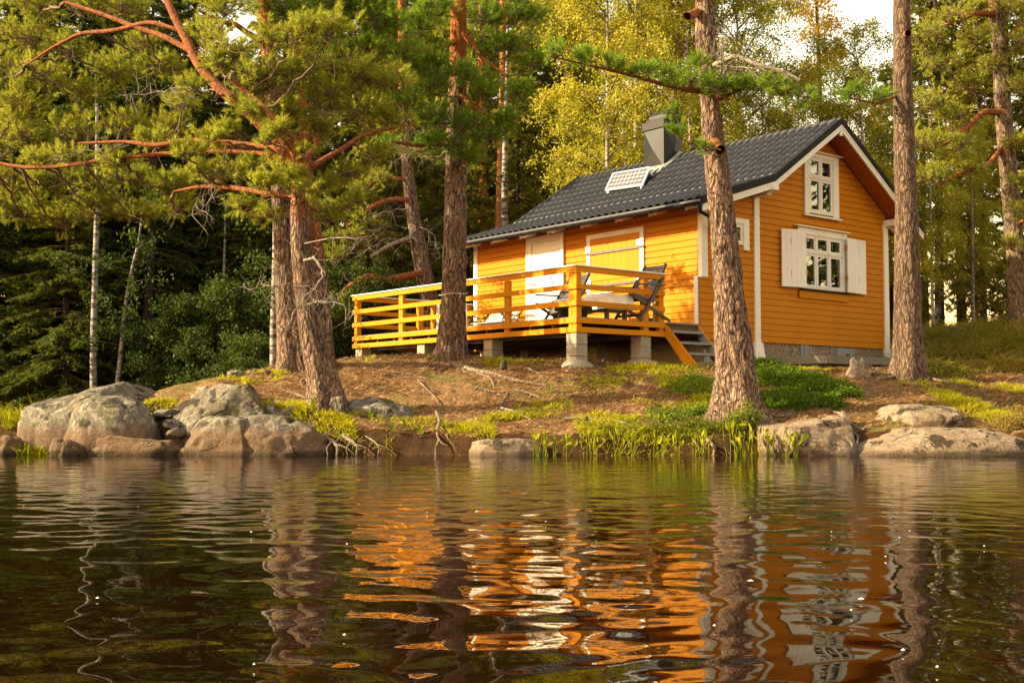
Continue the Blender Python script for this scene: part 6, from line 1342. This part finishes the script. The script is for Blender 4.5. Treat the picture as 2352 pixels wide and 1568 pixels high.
# water plants with lance shaped leaves
def waterplant(seed, hgt, nst, name='water_plant'):
    rgk = np.random.default_rng(seed); r = empty(name); lines = []; Vl = []; Fl = []; b = 0
    for i in range(nst):
        p0 = np.array([rgk.normal() * .05, rgk.normal() * .03, -.05]); hh = hgt * rgk.uniform(.55, 1.1); p2 = p0 + np.array([rgk.normal() * .10, rgk.normal() * .07, hh + .05]); p1 = (p0 + p2) / 2 + rgk.normal(size=3) * .02
        lines.append((quad_curve(p0, p1, p2, 7), np.linspace(.0055, .004, 7)))
        if rgk.random() < .7:
            d = p2 - p1; d /= np.linalg.norm(d); d = d + rgk.normal(size=3) * .35; d /= np.linalg.norm(d); s = np.cross(d, rgk.normal(size=3)); s /= np.linalg.norm(s); nn = np.cross(d, s); L = rgk.uniform(.09, .15); W = L * .24
            prof = [(0, .15), (.25, .85), (.45, 1), (.7, .7), (.9, .25)]; vs = []
            for f, w in prof: vs += [p2 + d * L * f - s * W * w + nn * .006, p2 + d * L * f - nn * .006, p2 + d * L * f + s * W * w + nn * .006]
            vs.append(p2 + d * L); vs = np.array(vs)
            for q in range(len(prof) - 1):
                o = b + q * 3; Fl += [[o, o + 1, o + 4, o + 3], [o + 1, o + 2, o + 5, o + 4]]
            o = b + (len(prof) - 1) * 3; Fl += [[o, o + 1, b + 15, b + 15], [o + 1, o + 2, b + 15, b + 15]]
            Vl.append(vs); b += 16
    mb = MB(); mb.v = [tuple(p) for p in np.concatenate(Vl)]; mb.f = [list(dict.fromkeys(f)) for f in Fl]; mb.m = [0] * len(mb.f); mb.build('foliage', M['reed'], r)
    V, F = tubes_np(lines, 4); np_mesh('stalks', V, F, M['reed'], r); return r
WP = [waterplant(k, h_, n_) for k, h_, n_ in ((1, .20, 5), (2, .30, 6), (3, .38, 4))]
_k = 0
for i, xd in enumerate((1235, 1258, 1275, 1300, 1345, 1372, 1420, 1452, 1498, 1520, 1560, 1590, 1625, 1672, 1690, 1712, 1730, 1750, 1768, 1800, 1825)):
    pr = WP[(1, 0, 1, 0, 2, 0, 1)[i % 7] if xd < 1640 else (1, 2, 1, 0)[i % 4]]; o = pr if id(pr) not in _used else copy_tree(pr); _used.add(id(pr))
    Y = 15.92 + _rb.uniform(-.14, .06); o.location = ((xd - 1176) / FPX * Y, Y, 0); o.rotation_euler = (0, 0, _rb.uniform(0, 6.28)); s = _rb.uniform(.8, 1.15); o.scale = (s, s, s)
    tag(o, 'yellow green lance leaved plant standing in the shallow water', 'water plant', 'water plants along the shore')
# leafy herbs on the bank
def herb(seed):
    rgk = np.random.default_rng(seed); r = empty('leafy_herb'); mb = MB()
    for i in range(9):
        a = 2 * PI * i / 9 + rgk.normal() * .3; L = rgk.uniform(.09, .16); d = np.array([math.cos(a), math.sin(a), 0]); s = np.array([-d[1], d[0], 0]); z0 = .03 + .05 * (i % 3)
        vs = []
        for f, w in ((0, .1), (.35, .9), (.6, 1), (.85, .5), (1, .04)): c_ = d * L * f + np.array([0, 0, z0 + .09 * math.sin(f * 2.2)]); vs += [c_ - s * L * .20 * w, c_ + s * L * .20 * w]
        mb.add(vs, [(2 * q, 2 * q + 1, 2 * q + 3, 2 * q + 2) for q in range(4)])
    mb.tube([(0, 0, -.03), (0, 0, .14)], .005, 5); mb.build('leaves', M['herb'], r); return r
HB = herb(4)
for i, (xd, yd) in enumerate(((850, 978), (870, 990), (895, 985), (905, 1000), (930, 988), (720, 982), (1262, 905), (1300, 935), (1310, 955), (1190, 955), (1370, 912), (1350, 985), (1385, 1000), (1120, 930), (1020, 985), (965, 998))):
    o = HB if i == 0 else copy_tree(HB); p = gpt(xd, yd); o.location = p; o.rotation_euler = (0, 0, _rb.uniform(0, 6)); s = _rb.uniform(.6, 1.0); o.scale = (s, s, s); tag(o, 'bright green leafy herb growing on the bank', 'herb', 'leafy herbs on the bank')
# bright tuft in the water left, dry stalks on the crest
def tuft(name, label, x, y, n, hgt, mat, r=.15, seed=2, w=.006, lean=.35, z=None):
    rgk = np.random.default_rng(seed); X = x + rgk.normal(size=n) * r; Y = y + rgk.normal(size=n) * r * .5; V, F = blades(X, Y, hgt * (.5 + .7 * rgk.random(n)), rgk, w, lean)
    if z is not None: V[:, 2] += z - ground(np.repeat(X, 5), np.repeat(Y, 5))
    b = V.mean(0); o = np_mesh(name, V - b, F, M[mat], None, loc=b); tag(o, label, 'grass tuft' if 'grass' in name else 'dry plant'); return o
p = at(72, 1040, 16.35); tuft('grass_tuft', 'bright yellow green grass tuft in the water left of the tallest boulder', p.x, p.y, 260, .26, 'grass', .12, 3, z=-.05)
for xd, yd, n, hg, lb, sd in ((505, 838, 16, .50, 'tall dry brown stalks on the crest left of the twin pines', 1), (532, 838, 22, .36, 'shorter dry stalks with pale heads on the crest', 2), (590, 836, 12, .42, 'thin leaning dry stalks near the twin pine foot', 3), (320, 885, 6, .2, 'few dry stalks behind the tallest boulder', 4)):
    p = gpt(xd, yd); tuft('dry_stalks', lb, p.x, p.y, n, hg, 'drygrass', .06, sd, .005, .16)
# roots and driftwood
def root_(name, label, pts, r, cat='root', seed=1, mat='root', z=.0, side=()):
    P = []
    for i, q in enumerate(pts):
        if len(q) == 2: p = gpt(*q); p.z += r * .35 + z
        else: p = at(*q)
        P.append((*p, r * (1 - .6 * i / (len(pts) - 1))))
    b = Vector(P[0][:3]); rt = empty(name, b); tag(rt, label, cat)
    V, F = trunk_np(P, b, 12, .025, 0, .006, seed, rough_top=1); np_mesh('main_root', V, F, M[mat], rt, True)
    for k, sp in enumerate(side):
        Q = []
        for i, q in enumerate(sp):
            if len(q) == 2: p = gpt(*q); p.z += r * .2
            else: p = at(*q)
            Q.append((*p, r * .55 * (1 - .7 * i / (len(sp) - 1))))
        V, F = trunk_np(Q, b, 9, .025, 0, .004, seed + 9 + k, rough_top=1); np_mesh('side_root', V, F, M[mat], rt, True)
root_('tree_root', 'long thick root crawling down the middle of the bank', [(1040, 838), (1065, 846), (1095, 858), (1130, 868), (1180, 876), (1230, 880), (1275, 884)], .055, side=([(1040, 838), (1018, 848), (998, 858)], [(1062, 846), (1066, 856), (1068, 862)], [(1095, 862), (1120, 872), (1138, 880)], [(1130, 876), (1136, 888)]))
root_('tree_root', 'thin root running right above the long thick root', [(1180, 842), (1210, 850), (1240, 860), (1262, 868)], .02, seed=2)
root_('tree_root', 'forked root standing upright at the water left of the long stone', [(1002, 945, 16.75), (1010, 968, 16.55), (1003, 990, 16.4), (1008, 1012, 16.2), (999, 1030, 16.05), (1001, 1050, 15.95)], .022, seed=3, side=([(1006, 965, 16.6), (1025, 1000, 16.3), (1048, 1035, 15.98)], [(1003, 1000, 16.3), (1015, 1018, 16.1), (1028, 1022, 16.05)]))
root_('tree_root', 'slanting thin root in the middle of the bank', [(1168, 905), (1150, 935), (1130, 965)], .022, seed=4, z=.02, side=([(1220, 905), (1210, 930), (1185, 955)],))
root_('dead_branch', 'pale dead stick lying across the middle of the bank', [(1150, 942), (1185, 958), (1215, 972), (1248, 985)], .024, 'branch', 5, 'deadtwig', .02)
root_('dead_branch', 'bent grey branch lying in the grass near the water plants', [(1295, 970), (1350, 966), (1400, 970), (1440, 980), (1465, 996)], .03, 'branch', 6, 'deadtwig', .03, side=([(1420, 976), (1380, 985), (1350, 992)],))
root_('tree_root', 'knotty root beside the leaning pine on the crest', [(715, 890), (700, 880), (690, 885), (695, 900)], .035, seed=7, z=.03)
root_('driftwood', 'grey forked driftwood stump hanging over the brown slab', [(1935, 950, 16.7), (1948, 975, 16.45), (1945, 1000, 16.2), (1922, 1020, 16.0), (1916, 1042, 15.9)], .055, 'driftwood', 8, 'root', side=([(1945, 965, 16.5), (1965, 982, 16.35), (1985, 985, 16.25)], [(1942, 1005, 16.15), (1960, 1020, 16.02), (1950, 1038, 15.95)], [(1946, 985, 16.4), (1972, 1000, 16.25), (1968, 1022, 16.05)], [(1935, 950, 16.7), (1915, 945, 16.8)]))
for i, (xd, lb, side) in enumerate(((755, 'root tangle under the overhanging bank near the wedge boulder', 1), (800, 'pale knotted root under the overhanging bank', 1), (850, 'thin roots hanging from the overhanging bank', 0), (1620, 'exposed roots in the bank beside the bank pine', 1))):
    root_('bank_roots', lb, [(xd - 12, 1000, 16.35), (xd + 8, 1012, 16.15), (xd + 22, 1026, 16.02), (xd + 18, 1046, 15.98)], .034 if side else .02, 'root', 20 + i, side=([(xd - 12, 1000, 16.35), (xd - 30, 1014, 16.15), (xd - 26, 1040, 16.0)], [(xd + 8, 1012, 16.15), (xd - 5, 1028, 16.0), (xd - 2, 1046, 15.96)], [(xd + 20, 1020, 16.05), (xd + 45, 1030, 16.0), (xd + 60, 1046, 15.96)]))
for i, (lb, pts, r_) in enumerate((('thin pale root crossing the bank under the corner pier', [(1240, 878), (1300, 872), (1365, 868), (1430, 872)], .02), ('short curved root left of the long thick root', [(880, 868), (915, 862), (950, 866), (985, 874)], .022), ('root creeping down to the pale lichen slab', [(960, 880), (985, 900), (1005, 925), (1012, 948)], .026), ('low root between the two grassy steps of the bank', [(1090, 895), (1140, 902), (1195, 900), (1240, 912)], .022), ('root running from the bank pine toward the steps', [(1655, 940), (1600, 905), (1545, 880), (1490, 866)], .03), ('root reaching right from the bank pine foot', [(1730, 950), (1775, 962), (1820, 958), (1860, 966)], .03), ('twin roots spreading from the clear brown pine', [(2065, 868), (2020, 872), (1990, 884), (1955, 890)], .03), ('root lying across the dry slope above the angular slab', [(2120, 870), (2160, 884), (2205, 890), (2260, 886)], .026), ('root from the leaning pine toward the crest grass', [(725, 935), (690, 920), (660, 905), (640, 890)], .03), ('thin root below the straight corded pine', [(1010, 840), (975, 846), (930, 850), (890, 848)], .02))):
    root_('tree_root', lb, pts, r_, seed=40 + i, z=.012)
# stump
p = gpt(1972, 862); r = empty('tree_stump', p); tag(r, 'pale jagged old tree stump left of the clear brown pine', 'stump'); mb = MB(); n = 22; rgk = random.Random(6)
for ring, (rr, zz) in enumerate(((.24, -.08), (.17, .05), (.135, .15), (.13, .22))):
    for k in range(n):
        a = 2 * PI * k / n; q = rr * (1 + .12 * math.sin(a * 5) * (1 if ring < 2 else .4) + rgk.uniform(-.05, .05)); mb.v.append((q * math.cos(a), q * math.sin(a), zz + (rgk.uniform(-.06, .09) if ring == 3 else 0)))
for ring in range(3):
    for k in range(n): mb.f.append([ring * n + k, ring * n + (k + 1) % n, (ring + 1) * n + (k + 1) % n, (ring + 1) * n + k]); mb.m.append(0)
mb.v.append((0, 0, .10)); mb.f += [[3 * n + k, 3 * n + (k + 1) % n, 4 * n] for k in range(n)]; mb.m += [0] * n; mb.build('stump_wood', M['root'], r, True)
p = gpt(1155, 858); mb = MB(); mb.tube([(p.x, p.y, p.z - .05), (p.x + .01, p.y, p.z + .10), (p.x + .012, p.y, p.z + .15)], [.075, .055, .05], 12); tag(mb.build('tree_stump', M['sprucebark'], None, True), 'small dark cut stump above the long thick root', 'stump')
p = gpt(735, 950); V, F = rockmesh(None, (.11, .10, .21), 5, res=(60, 40), power=.8, amp=.35); tag(np_mesh('root_burl', V, F, M['granite'], None, True, loc=(at(774, 940, 16.9))), 'lichen covered upright root stump at the foot of the leaning pine', 'stone')  # root stump shaped from the rock mesh, in the granite material
# specks floating on the water
M['fleck'] = paint('foam_fleck', (.75, .72, .62), .05)
V = []; F = []; b = 0
for i in range(24):
    Y = 2.9 + 5 * rg.random() ** 1.5; X = rg.uniform(-.45, .45) * Y; s = rg.uniform(.0015, .004) if i > 4 else rg.uniform(.004, .008); a = np.arange(7) * 2 * PI / 7
    V.append(np.stack([X + s * 1.6 * np.cos(a), Y + s * np.sin(a), a * 0 + .012], 1)); V.append(np.array([[X, Y, .017]])); F += [[b + k, b + (k + 1) % 7, b + 7] for k in range(7)]; b += 8
tag(np_mesh('water_flecks', np.concatenate(V), F, M['fleck']), 'tiny pale flecks floating on the dark water', 'flecks', None, 'stuff')
# ------------------------------------------------------------------ light, sky, camera
SUN_H = np.array([-.9865, -.1635]); EL = R(26)
w = bpy.data.worlds.new('World'); sc.world = w; w.use_nodes = True
nt = w.node_tree; nt.nodes.clear(); o = nt.nodes.new('ShaderNodeOutputWorld'); bg = nt.nodes.new('ShaderNodeBackground'); sky = nt.nodes.new('ShaderNodeTexSky')
sky.sky_type = 'NISHITA'; sky.sun_disc = False; sky.sun_elevation = EL; sky.sun_rotation = math.atan2(SUN_H[0], SUN_H[1]) % (2 * PI); sky.air_density = 2.0; sky.dust_density = 1.0; sky.ozone_density = 1.0
mx = nt.nodes.new('ShaderNodeMixRGB'); mx.blend_type = 'MULTIPLY'; mx.inputs[0].default_value = 1; mx.inputs[2].default_value = (1.45, 1.05, .78, 1)
nt.links.new(sky.outputs[0], mx.inputs[1]); nt.links.new(mx.outputs[0], bg.inputs[0]); bg.inputs[1].default_value = .13; nt.links.new(bg.outputs[0], o.inputs[0])
sl = bpy.data.lights.new('Sun', 'SUN'); sl.energy = 5.0; sl.angle = R(.53); sl.color = (1.0, .87, .55); so = bpy.data.objects.new('Sun', sl); COL.objects.link(so)
so.rotation_euler = Vector((-SUN_H[0] * math.cos(EL), -SUN_H[1] * math.cos(EL), -math.sin(EL))).to_track_quat('-Z', 'Y').to_euler()
cam = bpy.data.cameras.new('Camera'); cam.sensor_width = 36; cam.lens = 36 * FPX / 2352; cam.clip_end = 2000; cam.clip_start = .05
co = bpy.data.objects.new('Camera', cam); co.location = (0, 0, CAM_H); co.rotation_euler = (PI / 2 + PITCH, 0, 0); COL.objects.link(co); sc.camera = co
sc.view_settings.view_transform = 'Standard'; sc.view_settings.look = 'None'; sc.view_settings.exposure = 1.6; sc.view_settings.gamma = 1
sc.render.engine = 'CYCLES'; cy = sc.cycles; cy.use_denoising = True; cy.max_bounces = 8; cy.diffuse_bounces = 3; cy.glossy_bounces = 4; cy.transmission_bounces = 4; cy.transparent_max_bounces = 12
cy.caustics_reflective = False; cy.caustics_refractive = False; cy.sample_clamp_indirect = 6
